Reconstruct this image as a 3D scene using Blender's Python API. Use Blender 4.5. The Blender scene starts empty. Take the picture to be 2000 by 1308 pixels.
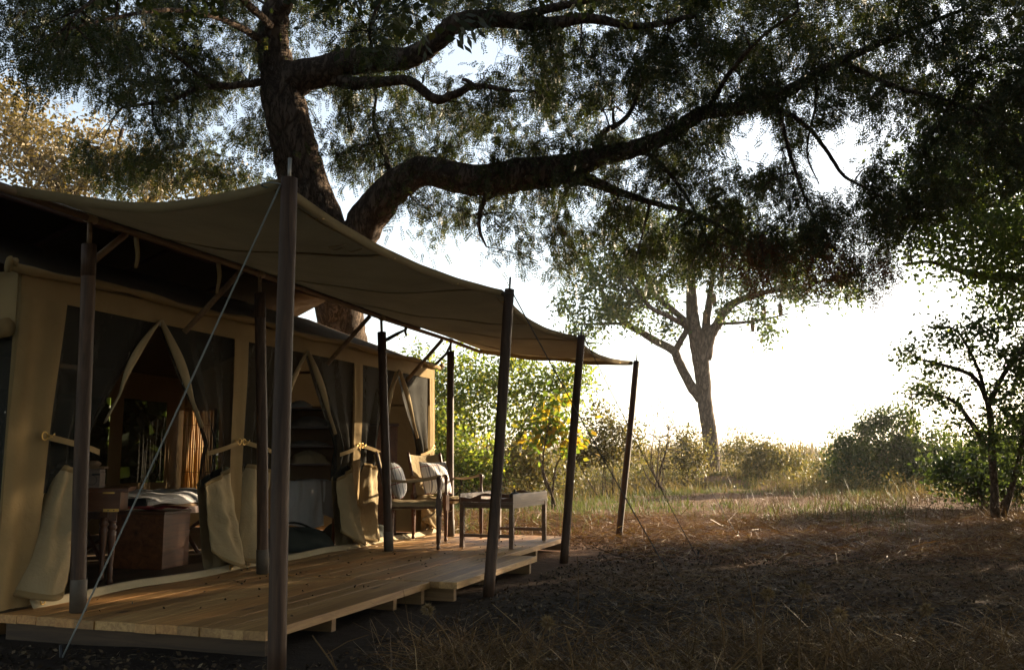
import bpy, bmesh, math, random
import numpy as np
from mathutils import Vector, Matrix

# ------------------------------------------------------------------ camera, sky, sun, exposure
sc = bpy.context.scene
F, HZ = 1850.0, 243.0                      # focal length and horizon offset measured on the 2000 px photograph
PITCH = math.atan(HZ / F)
YAW = math.atan2(620, HZ * math.sin(PITCH) + F * math.cos(PITCH))   # world Y runs along the tent front
CAM_H = 0.98
cam = bpy.data.cameras.new('camera'); cam.sensor_width = 36; cam.lens = F / 2000 * 36
cam.clip_start = 0.05; cam.clip_end = 3000
co = bpy.data.objects.new('camera', cam); sc.collection.objects.link(co)
co.location = (0, 0, CAM_H); co.rotation_euler = (math.pi / 2 + PITCH, 0, YAW)
sc.camera = co
SUN_AZ, SUN_EL = math.radians(34.0), math.radians(13.0)            # azimuth from +Y towards +X
w = bpy.data.worlds.new('World'); sc.world = w; w.use_nodes = True
sky = w.node_tree.nodes.new('ShaderNodeTexSky'); sky.sky_type = 'NISHITA'; sky.sun_disc = False
sky.sun_elevation = SUN_EL; sky.sun_rotation = SUN_AZ; sky.air_density = 1.0; sky.dust_density = 1.2; sky.ozone_density = 1.0
bg = w.node_tree.nodes['Background']; bg.inputs[1].default_value = 0.074
hs = w.node_tree.nodes.new('ShaderNodeHueSaturation'); hs.inputs['Saturation'].default_value = 0.62     # hazy dry-season air
w.node_tree.links.new(sky.outputs[0], hs.inputs['Color']); w.node_tree.links.new(hs.outputs[0], bg.inputs[0])
sl = bpy.data.lights.new('sun', 'SUN'); sl.energy = 4.2; sl.angle = math.radians(0.6); sl.color = (1.0, 0.80, 0.55)
so = bpy.data.objects.new('sun', sl); sc.collection.objects.link(so)
S = Vector((math.sin(SUN_AZ) * math.cos(SUN_EL), math.cos(SUN_AZ) * math.cos(SUN_EL), math.sin(SUN_EL)))
so.rotation_euler = S.to_track_quat('Z', 'Y').to_euler(); so.location = (5, 30, 12)
sc.view_settings.view_transform = 'Standard'; sc.view_settings.look = 'None'
sc.view_settings.gamma = 1.0; sc.view_settings.use_curve_mapping = False
sc.view_settings.exposure = 2.35
sc.render.engine = 'CYCLES'
sc.cycles.max_bounces = 8; sc.cycles.diffuse_bounces = 4; sc.cycles.transparent_max_bounces = 12
sc.cycles.use_denoising = True
sc.cycles.use_adaptive_sampling = True

# ------------------------------------------------------------------ helpers
R_ = np.array([math.cos(YAW), math.sin(YAW), 0]); FH = np.array([-math.sin(YAW), math.cos(YAW), 0])
FW = FH * math.cos(PITCH) + np.array([0, 0, math.sin(PITCH)])
UP = -FH * math.sin(PITCH) + np.array([0, 0, math.cos(PITCH)])
CC = np.array([0, 0, CAM_H])
def at(px, py, d):                          # surveyed point: direction measured on the photograph, at a distance of d metres
    return CC + (R_ * (px - 1000) + UP * (654 - py) + FW * F) / F * d
def onz(px, py, z=0.0):
    r = R_ * (px - 1000) + UP * (654 - py) + FW * F
    return CC + r * ((z - CAM_H) / r[2])
def projpx(P):
    Q = np.asarray(P) - CC; z = Q @ FW; zz = np.where(np.abs(z) < 1e-3, 1e-3, z)
    return 1000 + F * (Q @ R_) / zz, 654 - F * (Q @ UP) / zz, z
COL = sc.collection
def tag(o, label=None, cat=None, group=None, kind=None):
    if label: o['label'] = label
    if cat: o['category'] = cat
    if group: o['group'] = group
    if kind: o['kind'] = kind
    return o
def thing(name, label, cat, loc=(0, 0, 0), rz=0, group=None):
    o = bpy.data.objects.new(name, None); COL.objects.link(o); o.location = loc; o.rotation_euler = (0, 0, rz)
    o.empty_display_size = .1
    return tag(o, label, cat, group)
def link(name, me, mat, parent=None, smooth=False):
    if mat and not me.materials: me.materials.append(mat)
    if smooth and len(me.polygons): me.polygons.foreach_set('use_smooth', [True] * len(me.polygons))
    o = bpy.data.objects.new(name, me); COL.objects.link(o)
    if parent: o.parent = parent
    return o
class MB:
    def __init__(s): s.v = []; s.f = []
    def add(s, vs, fs):
        b = len(s.v); s.v += [tuple(v) for v in vs]; s.f += [tuple(i + b for i in f) for f in fs]; return s
    def box(s, c, d, rz=0, ch=0.0, M=None):
        x, y, z = d[0] / 2, d[1] / 2, d[2] / 2
        if ch > 0:
            vs = []
            for (a, h) in ((1, -z), (1, z - ch)): vs += [(-x, -y, h), (x, -y, h), (x, y, h), (-x, y, h)]
            vs += [(-x + ch, -y + ch, z), (x - ch, -y + ch, z), (x - ch, y - ch, z), (-x + ch, y - ch, z)]
            fs = [(3, 2, 1, 0), (8, 9, 10, 11)]
            for k in (0, 4):
                for i in range(4): j = (i + 1) % 4; fs.append((k + i, k + j, k + 4 + j, k + 4 + i))
        else:
            vs = [(-x, -y, -z), (x, -y, -z), (x, y, -z), (-x, y, -z), (-x, -y, z), (x, -y, z), (x, y, z), (-x, y, z)]
            fs = [(3, 2, 1, 0), (4, 5, 6, 7), (0, 1, 5, 4), (1, 2, 6, 5), (2, 3, 7, 6), (3, 0, 4, 7)]
        cr, sr = math.cos(rz), math.sin(rz)
        vs = [(c[0] + v[0] * cr - v[1] * sr, c[1] + v[0] * sr + v[1] * cr, c[2] + v[2]) for v in vs]
        if M is not None: vs = [tuple(M @ Vector(v)) for v in vs]
        return s.add(vs, fs)
    def tube(s, pts, rads, n=8, cap=True, jit=0.0, rng=None, flat=1.0):
        pts = [Vector(p) for p in pts]; N = len(pts)
        if not hasattr(rads, '__len__'): rads = [rads] * N
        t = (pts[1] - pts[0]).normalized()
        a = Vector((0, 0, 1)) if abs(t.z) < .9 else Vector((1, 0, 0))
        nx = t.cross(a).normalized(); vs = []
        for i in range(N):
            t = (pts[min(i + 1, N - 1)] - pts[max(i - 1, 0)]).normalized()
            nx = (nx - t * nx.dot(t)).normalized(); ny = t.cross(nx)
            for k in range(n):
                an = 2 * math.pi * k / n; r = rads[i] * (1 + (rng.uniform(-jit, jit) if rng else 0))
                vs.append(pts[i] + nx * math.cos(an) * r + ny * math.sin(an) * r * flat)
        fs = [(i * n + k, i * n + (k + 1) % n, (i + 1) * n + (k + 1) % n, (i + 1) * n + k) for i in range(N - 1) for k in range(n)]
        if cap: fs += [tuple(range(n))[::-1], tuple((N - 1) * n + k for k in range(n))]
        return s.add(vs, fs)
    def lathe(s, prof, c=(0, 0, 0), n=12):          # prof: (r, z)
        N = len(prof); vs = []
        for r, z in prof:
            for k in range(n): an = 2 * math.pi * k / n; vs.append((c[0] + r * math.cos(an), c[1] + r * math.sin(an), c[2] + z))
        fs = [(i * n + k, i * n + (k + 1) % n, (i + 1) * n + (k + 1) % n, (i + 1) * n + k) for i in range(N - 1) for k in range(n)]
        fs += [tuple(range(n))[::-1], tuple((N - 1) * n + k for k in range(n))]
        return s.add(vs, fs)
    def grid(s, nu, nv, fn):
        vs = [fn(i / (nu - 1), j / (nv - 1)) for j in range(nv) for i in range(nu)]
        fs = [(j * nu + i, j * nu + i + 1, (j + 1) * nu + i + 1, (j + 1) * nu + i) for j in range(nv - 1) for i in range(nu - 1)]
        return s.add(vs, fs)
    def mesh(s, name):
        me = bpy.data.meshes.new(name); me.from_pydata(s.v, [], s.f); me.update(); return me
    def build(s, name, mat, parent=None, smooth=False, solid=0.0):
        o = link(name, s.mesh(name), mat, parent, smooth)
        if solid:
            m = o.modifiers.new('s', 'SOLIDIFY'); m.thickness = solid; m.offset = 0
        return o
def quads_mesh(name, V, k=4):                     # V: (N*k,3) separate polygons
    n = len(V) // k; me = bpy.data.meshes.new(name)
    me.vertices.add(n * k); me.vertices.foreach_set('co', np.ascontiguousarray(V, dtype=np.float32).ravel())
    me.loops.add(n * k); me.loops.foreach_set('vertex_index', np.arange(n * k, dtype=np.int32))
    me.polygons.add(n); me.polygons.foreach_set('loop_start', np.arange(0, n * k, k, dtype=np.int32))
    me.polygons.foreach_set('loop_total', np.full(n, k, dtype=np.int32))
    me.update(calc_edges=True); return me

# ------------------------------------------------------------------ materials
class NT:
    def __init__(s, name):
        s.m = bpy.data.materials.new(name); s.m.use_nodes = True; s.t = s.m.node_tree; s.b = s.t.nodes['Principled BSDF']; s.out = s.t.nodes['Material Output']
    def n(s, typ, **kw):
        nd = s.t.nodes.new(typ)
        for k, v in kw.items():
            if k.startswith('i_'):
                key = k[2:]; key = int(key) if key.isdigit() else key.replace('_', ' ')
                nd.inputs[key].default_value = v
            else: setattr(nd, k, v)
        return nd
    def l(s, a, b): s.t.links.new(a, b)
    def coord(s, kind='Object', scale=(1, 1, 1), rnd=0.0):
        tc = s.n('ShaderNodeTexCoord'); mp = s.n('ShaderNodeMapping'); mp.inputs['Scale'].default_value = scale
        s.l(tc.outputs[kind], mp.inputs[0])
        if rnd:
            oi = s.n('ShaderNodeObjectInfo'); ml = s.n('ShaderNodeMath', operation='MULTIPLY'); ml.inputs[1].default_value = rnd
            s.l(oi.outputs['Random'], ml.inputs[0]); s.l(ml.outputs[0], mp.inputs['Location'])
        return mp.outputs[0]
    def noise(s, vec, scale, detail=4, rough=.55, dist=0.0):
        nd = s.n('ShaderNodeTexNoise'); nd.inputs['Scale'].default_value = scale; nd.inputs['Detail'].default_value = detail
        nd.inputs['Roughness'].default_value = rough; nd.inputs['Distortion'].default_value = dist
        if vec: s.l(vec, nd.inputs['Vector'])
        return nd.outputs['Fac']
    def ramp(s, fac, stops):
        r = s.n('ShaderNodeValToRGB'); e = r.color_ramp.elements
        while len(e) < len(stops): e.new(0.5)
        for el, (p, c) in zip(e, stops): el.position = p; el.color = (*c, 1)
        s.l(fac, r.inputs[0]); return r.outputs[0]
    def mix(s, f, a, b, mode='MIX'):
        m = s.n('ShaderNodeMix', data_type='RGBA', blend_type=mode)
        for sock, v in ((m.inputs[0], f), (m.inputs[6], a), (m.inputs[7], b)):
            if isinstance(v, (int, float)): sock.default_value = v
            elif isinstance(v, tuple): sock.default_value = (*v, 1)
            else: s.l(v, sock)
        return m.outputs[2]
    def bump(s, h, strength=.3, dist=.02):
        b = s.n('ShaderNodeBump'); b.inputs['Strength'].default_value = strength; b.inputs['Distance'].default_value = dist
        s.l(h, b.inputs['Height']); s.l(b.outputs[0], s.b.inputs['Normal']); return b.outputs[0]
    def col(s, c):
        if isinstance(c, tuple): s.b.inputs['Base Color'].default_value = (*c, 1)
        else: s.l(c, s.b.inputs['Base Color'])
    def rough(s, r): s.b.inputs['Roughness'].default_value = r
    def translucent(s, c, f):
        tr = s.n('ShaderNodeBsdfTranslucent'); mx = s.n('ShaderNodeMixShader'); mx.inputs[0].default_value = f
        if isinstance(c, tuple): tr.inputs[0].default_value = (*c, 1)
        else: s.l(c, tr.inputs[0])
        s.l(s.b.outputs[0], mx.inputs[1]); s.l(tr.outputs[0], mx.inputs[2]); s.l(mx.outputs[0], s.out.inputs[0]); return mx
M = {}
def canvas(name, base, tr, cr=.35):
    n = NT(name); v = n.coord('Object')
    big = n.noise(v, 1.7, 5, .6); fine = n.noise(v, 240, 2, .5)
    c = n.mix(n.ramp(big, [(.3, (0, 0, 0)), (.75, (1, 1, 1))]), tuple(x * .78 for x in base), tuple(min(1, x * 1.12) for x in base))
    n.col(c); n.rough(.92); n.b.inputs['Specular IOR Level'].default_value = .15
    wr = n.noise(v, 9, 4, .6, .8); a = n.n('ShaderNodeMath', operation='MULTIPLY_ADD'); a.inputs[1].default_value = .12
    n.l(fine, a.inputs[0]); n.l(wr, a.inputs[2]); n.bump(a.outputs[0], cr, .02)
    n.translucent(c, tr); M[name] = n.m
canvas('canvas', (.32, .225, .105), .16)
canvas('canvas_flap', (.40, .31, .175), .10, .7)
canvas('canvas_awning', (.30, .225, .115), .26)
canvas('canvas_fly', (.085, .06, .035), .0)  # darkened canvas, shade under the roof put into its colour
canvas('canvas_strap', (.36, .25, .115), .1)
canvas('canvas_inner_shade', (.20, .14, .07), .02)  # darker copy of the tent canvas, interior shade put into its colour
canvas('canvas_pale', (.50, .41, .26), .1)
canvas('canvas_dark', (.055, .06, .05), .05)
canvas('white_cloth', (.72, .71, .70), .15)
canvas('grey_cloth', (.34, .31, .28), .05)
canvas('brown_cloth', (.30, .20, .12), .05)
n = NT('net'); v = n.coord('Object'); n.col((.034, .032, .026)); n.rough(.95); n.b.inputs['Specular IOR Level'].default_value = .1
tp = n.n('ShaderNodeBsdfTransparent'); mx = n.n('ShaderNodeMixShader'); mx.inputs[0].default_value = .10
n.l(n.b.outputs[0], mx.inputs[1]); n.l(tp.outputs[0], mx.inputs[2]); n.l(mx.outputs[0], n.out.inputs[0])
n.bump(n.noise(v, 14, 3), .3, .02); M['net'] = n.m
def wood(name, dark, light, scale, rough, axis=1, knots=False, rnd=37.0, bump=.25):
    n = NT(name); sc3 = [14, 14, 14]; sc3[axis] = 1.1
    v = n.coord('Object', tuple(x * scale for x in sc3), rnd); g = n.noise(v, 2.2, 6, .62, 1.2)
    v2 = n.coord('Object', tuple(x * scale * .35 for x in sc3), rnd); g2 = n.noise(v2, 2, 3)
    c = n.ramp(g, [(.28, dark), (.72, light)])
    c = n.mix(n.ramp(g2, [(.35, (.0, .0, .0)), (.75, (.75, .75, .75))]), c, tuple(x * .62 for x in dark), 'MIX') if not knots else n.mix(n.ramp(g2, [(.55, (0, 0, 0)), (.85, (.6, .6, .6))]), c, dark)
    if knots:
        sk = [3.2, 3.2, 3.2]; sk[axis] = 1.1
        vv = n.coord('Object', tuple(sk), rnd); vo = n.n('ShaderNodeTexVoronoi'); vo.inputs['Scale'].default_value = 1.5; n.l(vv, vo.inputs['Vector'])
        k = n.ramp(vo.outputs['Distance'], [(.05, (1, 1, 1)), (.14, (0, 0, 0))])
        c = n.mix(k, c, (.07, .035, .015))
        oi = n.n('ShaderNodeObjectInfo'); tint = n.ramp(oi.outputs['Random'], [(0, (.60, .54, .47)), (.35, (1, 1, 1)), (.7, (1.0, .80, .62)), (1, (.82, .80, .76))])
        c = n.mix(1.0, c, tint, 'MULTIPLY')
    n.col(c); n.rough(rough); n.bump(g, bump, .004); M[name] = n.m
wood('deck_wood', (.28, .145, .048), (.60, .375, .14), 1.0, .55, 1, True)
wood('beam_wood', (.045, .026, .013), (.10, .060, .030), 1.0, .8, 0)
wood('joist_wood', (.20, .11, .045), (.36, .21, .09), 1.0, .7, 0)
wood('pole_wood', (.030, .016, .010), (.14, .078, .046), 1.0, .55, 2, bump=.6)
M['pole_wood'].node_tree.nodes['Principled BSDF'].inputs['Specular IOR Level'].default_value = .3
wood('thin_pole', (.16, .09, .045), (.34, .22, .11), 1.0, .6, 1)
wood('truss_wood', (.05, .018, .010), (.10, .035, .02), 1.0, .6, 1)
wood('mahogany', (.060, .022, .010), (.17, .070, .030), 1.0, .38, 2)
wood('mahogany_flat', (.075, .028, .012), (.20, .085, .036), 1.0, .35, 0)
wood('chest_wood', (.10, .038, .014), (.26, .115, .045), .55, .4, 1, True)
wood('tray_wood', (.11, .062, .036), (.24, .145, .085), .9, .38, 1)
wood('floor_wood', (.075, .045, .022), (.16, .10, .05), .8, .6, 1)
wood('grey_box', (.14, .10, .075), (.28, .21, .16), .8, .55, 0)
def plain(name, c, rough, metal=0.0, ns=30, var=.25):
    n = NT(name); v = n.coord('Object'); f = n.noise(v, ns, 4)
    n.col(n.mix(f, tuple(x * (1 - var) for x in c), tuple(min(1, x * (1 + var)) for x in c))); n.rough(rough); n.b.inputs['Metallic'].default_value = metal
    n.bump(f, .12, .004); M[name] = n.m
plain('sleeve', (.085, .066, .047), .65); plain('steel', (.35, .33, .30), .4, .8); plain('brass', (.62, .40, .12), .3, 1.0)
plain('rope_blue', (.22, .235, .22), .8, 0, 200); plain('rope_dark', (.07, .062, .055), .8); plain('strap_leather', (.36, .25, .13), .6)
plain('black_cloth', (.012, .013, .012), .85); plain('red_cloth', (.25, .02, .02), .8); n = NT('reed'); v = n.coord('Object', (60, 60, 2)); c = n.ramp(n.noise(v, 3, 4), [(.3, (.30, .17, .05)), (.7, (.66, .42, .15))]); n.col(c); n.rough(.6); n.translucent(c, .33); M['reed'] = n.m
plain('reed_tie', (.3, .2, .1), .7)
plain('fruit', (.20, .125, .065), .8); plain('iron', (.03, .03, .032), .5, .5); plain('paper', (.55, .5, .42), .8)
n = NT('glass'); n.b.inputs['Transmission Weight'].default_value = 1; n.rough(.03); n.col((.92, .95, .95)); M['glass'] = n.m
# striped cushion cotton
n = NT('stripe_cloth'); tc = n.n('ShaderNodeTexCoord'); sx = n.n('ShaderNodeSeparateXYZ'); n.l(tc.outputs['Object'], sx.inputs[0])
def band(sock, period, width, off):
    a = n.n('ShaderNodeMath', operation='MULTIPLY_ADD'); a.inputs[1].default_value = 1 / period; a.inputs[2].default_value = off + 50; n.l(sock, a.inputs[0])
    b = n.n('ShaderNodeMath', operation='FRACT'); n.l(a.outputs[0], b.inputs[0])
    d = n.n('ShaderNodeMath', operation='LESS_THAN'); d.inputs[1].default_value = width; n.l(b.outputs[0], d.inputs[0]); return d.outputs[0]
c = n.mix(band(sx.outputs[0], .072, .20, 0), (.82, .80, .77), (.20, .19, .24))
c = n.mix(band(sx.outputs[0], .072, .07, .33), c, (.34, .32, .35))
c = n.mix(band(sx.outputs[2], .15, .05, .2), c, (.42, .12, .10))
n.col(c); n.rough(.9); v = n.coord('Object'); n.bump(n.noise(v, 16, 4), .3, .02); n.translucent(c, .1); M['stripe_cloth'] = n.m
def bark(name, a, b, scale):
    n = NT(name); v = n.coord('Object', (scale, scale, scale * .35)); vo = n.n('ShaderNodeTexVoronoi', feature='DISTANCE_TO_EDGE'); vo.inputs['Scale'].default_value = 5
    nz = n.noise(v, 3, 6, .65, .6); ad = n.n('ShaderNodeVectorMath', operation='ADD'); n.l(v, ad.inputs[0]); n.l(nz, ad.inputs[1]); n.l(ad.outputs[0], vo.inputs['Vector'])
    cr = n.ramp(vo.outputs[0], [(.0, (0, 0, 0)), (.22, (1, 1, 1))])
    c = n.mix(cr, tuple(x * .55 for x in a), n.mix(nz, a, b)); n.col(c); n.rough(.95); n.b.inputs['Specular IOR Level'].default_value = .1
    m = n.n('ShaderNodeMath', operation='MULTIPLY'); n.l(cr, m.inputs[0]); n.l(nz, m.inputs[1]); n.bump(m.outputs[0], .8, .06); M[name] = n.m
bark('bark_big', (.075, .054, .040), (.185, .135, .10), 1.6)
bark('bark_pale', (.10, .072, .052), (.24, .18, .135), 1.4)
bark('bark_thin', (.09, .065, .045), (.18, .13, .09), 4)
def leaf(name, stops, tr, trc=1.35, rough=.5):
    n = NT(name); g = n.n('ShaderNodeNewGeometry'); c = n.ramp(g.outputs['Random Per Island'], stops)
    v = n.coord('Object'); b = n.noise(v, .55, 3); c = n.mix(1.0, c, n.ramp(b, [(.3, (.72, .76, .7)), (.7, (1.08, 1.05, 1.0))]), 'MULTIPLY')
    n.col(c); n.rough(rough); n.b.inputs['Specular IOR Level'].default_value = .08 if name.startswith(('straw', 'grass')) else .3
    t = n.mix(1.0, c, (trc, trc * 1.02, trc * .55), 'MULTIPLY'); n.translucent(t, tr); M[name] = n.m
leaf('leaf_big', [(0, (.030, .040, .016)), (.6, (.048, .063, .023)), (.93, (.08, .09, .032)), (1, (.14, .11, .04))], .36, 1.4)
leaf('leaf_dead', [(0, (.085, .032, .014)), (1, (.17, .07, .03))], .25)
leaf('leaf_sausage', [(0, (.035, .060, .018)), (.8, (.075, .10, .03)), (1, (.16, .15, .04))], .45, 1.8)
leaf('leaf_golden', [(0, (.085, .062, .026)), (.6, (.15, .108, .046)), (1, (.24, .17, .07))], .3)
leaf('leaf_yellowgreen', [(0, (.065, .09, .022)), (.55, (.12, .155, .033)), (.85, (.19, .20, .035)), (1, (.34, .26, .035))], .55, 2.3)
leaf('leaf_yellow', [(0, (.07, .12, .02)), (.45, (.13, .17, .03)), (.7, (.36, .27, .025)), (1, (.45, .26, .03))], .5, 1.8)
leaf('leaf_lit', [(0, (.05, .075, .022)), (.8, (.085, .115, .033)), (1, (.13, .14, .04))], .5, 1.9)
leaf('leaf_dark', [(0, (.036, .054, .018)), (.8, (.062, .086, .027)), (1, (.10, .11, .034))], .42, 1.6)
leaf('leaf_scrub', [(0, (.065, .068, .028)), (.5, (.12, .105, .042)), (1, (.22, .16, .065))], .4, 1.4)
leaf('leaf_pale', [(0, (.16, .13, .07)), (1, (.26, .20, .12))], .35)  # bare shrub's own pale tone; on horizon trees it stands in for haze
leaf('straw', [(0, (.075, .042, .020)), (.6, (.15, .088, .042)), (.93, (.24, .155, .08)), (1, (.42, .31, .18))], .12, 1.0)
leaf('straw_red', [(0, (.13, .062, .032)), (.7, (.24, .125, .062)), (1, (.42, .29, .16))], .15, 1.1)
leaf('grass_gold', [(0, (.10, .080, .038)), (.4, (.18, .125, .060)), (.75, (.25, .175, .09)), (1, (.34, .25, .13))], .35, 1.0)
leaf('grass_green', [(0, (.055, .075, .03)), (.7, (.10, .12, .05)), (1, (.16, .15, .06))], .4, 1.2)
leaf('litter', [(0, (.020, .015, .011)), (.5, (.055, .036, .022)), (.86, (.11, .068, .038)), (1, (.26, .19, .12))], .05, 1.0, .8)
leaf('seed', [(0, (.16, .10, .05)), (1, (.30, .21, .12))], .2, 1.0)
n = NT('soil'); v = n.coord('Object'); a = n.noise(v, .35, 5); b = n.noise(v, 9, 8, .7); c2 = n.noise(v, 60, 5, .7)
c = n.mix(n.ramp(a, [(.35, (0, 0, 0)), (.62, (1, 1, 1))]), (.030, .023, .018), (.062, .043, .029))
sp = n.n('ShaderNodeSeparateXYZ'); n.l(v, sp.inputs[0])          # dark earth by the camp, lighter and redder farther off
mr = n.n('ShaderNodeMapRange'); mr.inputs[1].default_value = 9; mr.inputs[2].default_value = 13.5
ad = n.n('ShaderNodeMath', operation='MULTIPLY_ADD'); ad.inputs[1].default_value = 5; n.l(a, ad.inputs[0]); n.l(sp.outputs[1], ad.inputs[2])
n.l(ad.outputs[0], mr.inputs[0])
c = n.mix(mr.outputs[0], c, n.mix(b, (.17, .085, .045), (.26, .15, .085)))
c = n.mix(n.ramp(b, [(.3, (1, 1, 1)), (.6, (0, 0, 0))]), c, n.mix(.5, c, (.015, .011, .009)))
n.col(c); n.rough(.95); n.b.inputs['Specular IOR Level'].default_value = .1
m2 = n.n('ShaderNodeMath', operation='MULTIPLY_ADD'); m2.inputs[1].default_value = .35; n.l(c2, m2.inputs[0]); n.l(b, m2.inputs[2]); n.bump(m2.outputs[0], .9, .05); M['soil'] = n.m

# ------------------------------------------------------------------ ground
rng = np.random.default_rng(7); pr = random.Random(5)
def gz(x, y):
    x = np.asarray(x, float); y = np.asarray(y, float)
    z = .018 * np.sin(x * 2.1 + 1.3) * np.sin(y * 1.7) + .012 * np.sin(x * 5.3 + y * 3.1) + .008 * np.sin(x * 9.7 - y * 8.3 + 2) + .05 * np.sin(x * .33 + 2) * np.sin(y * .27 + 1)
    r = np.hypot(x, y)
    deck = np.clip(1 - np.maximum(np.abs(x + 5.3) - 3.2, 0) / .8, 0, 1) * np.clip(1 - np.maximum(np.abs(y - 7.3) - 3.2, 0) / .8, 0, 1)
    z = z * np.clip(1 - (r - 40) / 60, 0, 1) * (1 - deck * .7) - .012 * deck
    mound = .45 * np.exp(-(((x + 3.9) / 3.2) ** 2 + ((y - 35.5) / 2.2) ** 2))
    return z + mound
ra = np.concatenate([[0], np.geomspace(.6, 420, 170)]); na = 300
an = np.linspace(0, 2 * np.pi, na, endpoint=False)
gx = np.outer(ra, np.sin(an)).ravel(); gy = np.outer(ra, np.cos(an)).ravel(); gzv = gz(gx, gy)
i, j = np.meshgrid(np.arange(len(ra) - 1), np.arange(na), indexing='ij'); j2 = (j + 1) % na
fq = np.stack([i * na + j, i * na + j2, (i + 1) * na + j2, (i + 1) * na + j], -1).reshape(-1, 4)[:, ::-1]
me = bpy.data.meshes.new('ground'); me.from_pydata(np.stack([gx, gy, gzv], 1).tolist(), [], fq.tolist()); me.update()
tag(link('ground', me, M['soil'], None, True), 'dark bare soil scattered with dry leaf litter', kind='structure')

# ------------------------------------------------------------------ deck
DZ = .13
deck = thing('wooden_deck', 'low timber plank deck along the open front of the tent', 'deck', (-3.5, 7.3, 0))
inv = lambda c: (c[0] + 3.5, c[1] - 7.3, c[2])
def planks(x0, x1, s0, s1, nn, dz=0):
    wd = (x1 - x0) / nn
    mes = [MB().box((0, 0, 0), (wd - .0025, s1 - s0 - .006, .046), ch=.0025).mesh('plank') for k in range(1)]
    for i in range(nn):
        o = link('plank', mes[0], M['deck_wood'], deck)
        o.location = inv((x0 + wd * (i + .5), (s0 + s1) / 2 + pr.uniform(-.006, .006), DZ - .023 + dz + pr.uniform(-.0025, .0015)))
        o.rotation_euler = (pr.uniform(-.001, .001), pr.uniform(-.006, .006), 0)
planks(-4.42, -2.70, 4.24, 6.30, 13); planks(-4.42, -2.50, 6.305, 8.23, 14); planks(-4.42, -2.80, 8.236, 10.43, 12)
for s, x1 in ((5.0, -2.74), (5.9, -2.78), (6.22, -2.72), (6.42, -2.56), (7.3, -2.60), (8.12, -2.53), (8.42, -2.83), (9.4, -2.86), (10.33, -2.82)):
    x0 = -4.40
    MB().box(inv(((x0 + x1) / 2, s, .0345)), (x1 - x0, .05, .095)).build('joist', M['joist_wood'], deck)
MB().box(inv((-3.56, 4.30, .035)), (1.66, .045, .094)).build('end_beam', M['beam_wood'], deck)

# ------------------------------------------------------------------ posts
def post(name, foot, top, label, group, sleeve=False, pin=.10, r=.041):
    foot, top = np.array(foot, float), np.array(top, float)
    o = thing(name, label, 'post', tuple(foot), 0, group); d = top - foot
    m = MB(); rr = []; pts = []
    for k in range(13):
        u = k / 12; pts.append(d * u + np.array([.006 * math.sin(3 * u + foot[1]), .006 * math.cos(2.3 * u + foot[1] * 2), 0]) * (u * (1 - u) * 4)); rr.append(r * (1.03 - .06 * u) * (1 + .012 * math.sin(9 * u + foot[1])))
    rr[-1] *= .96
    m.tube(pts, rr, 18); sh = m.build('shaft', M['pole_wood'], o, True)
    sh.data.polygons[-1].use_smooth = False
    if pin:
        t = d / np.linalg.norm(d); MB().tube([d - t * .02, d + t * pin], .009 if not sleeve else .014, 8).build('pin', M['steel'] if not sleeve else M['thin_pole'], o, True)
    if sleeve:
        MB().tube([d * .002, d * .085, d * .088], [r * 1.12, r * 1.12, r * 1.05], 18).build('sleeve', M['sleeve'], o, True)
        MB().tube([d * .91, d * .998], [r * 1.03, r * 1.03], 18).build('collar', M['pole_wood'], o, True)
    return o
OUT = [((-2.369, 3.816), (-2.385, 3.816, 2.305)), ((-2.393, 6.647), (-2.30, 6.86, 2.285)), ((-2.479, 9.029), (-2.33, 9.24, 2.225)), ((-2.573, 11.983), (-2.34, 12.2, 2.255))]
ol = ['tall weathered awning post closest to the camera, foot out of frame', 'dark leaning awning post standing in soil just right of the tray table',
      'slim dark leaning awning post beside the far end of the deck', 'farthest and shortest-looking leaning awning post, standing on bare ground past the deck']
for (f, t), lb in zip(OUT, ol): post('awning_post', (f[0], f[1], float(gz(f[0], f[1])) - .05), t, lb, 'outer awning posts')
INN = [((-4.043, 4.431), (-4.05, 4.36, 2.225)), ((-4.074, 6.323), (-4.05, 6.12, 2.235)), ((-3.96, 8.25), (-4.05, 8.20, 2.20)), ((-4.049, 10.01), (-4.05, 9.97, 2.20))]
il = ['brown deck post with grey foot sleeve in front of the desk', 'deck post with grey foot sleeve in front of the middle tent opening',
      'deck post with pale foot sleeve standing beside the nearer armchair', 'dark deck post behind the farther armchair at the tent end']
for (f, t), lb in zip(INN, il): post('deck_post', (f[0], f[1], DZ), t, lb, 'inner posts on the deck', True, .14)

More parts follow.
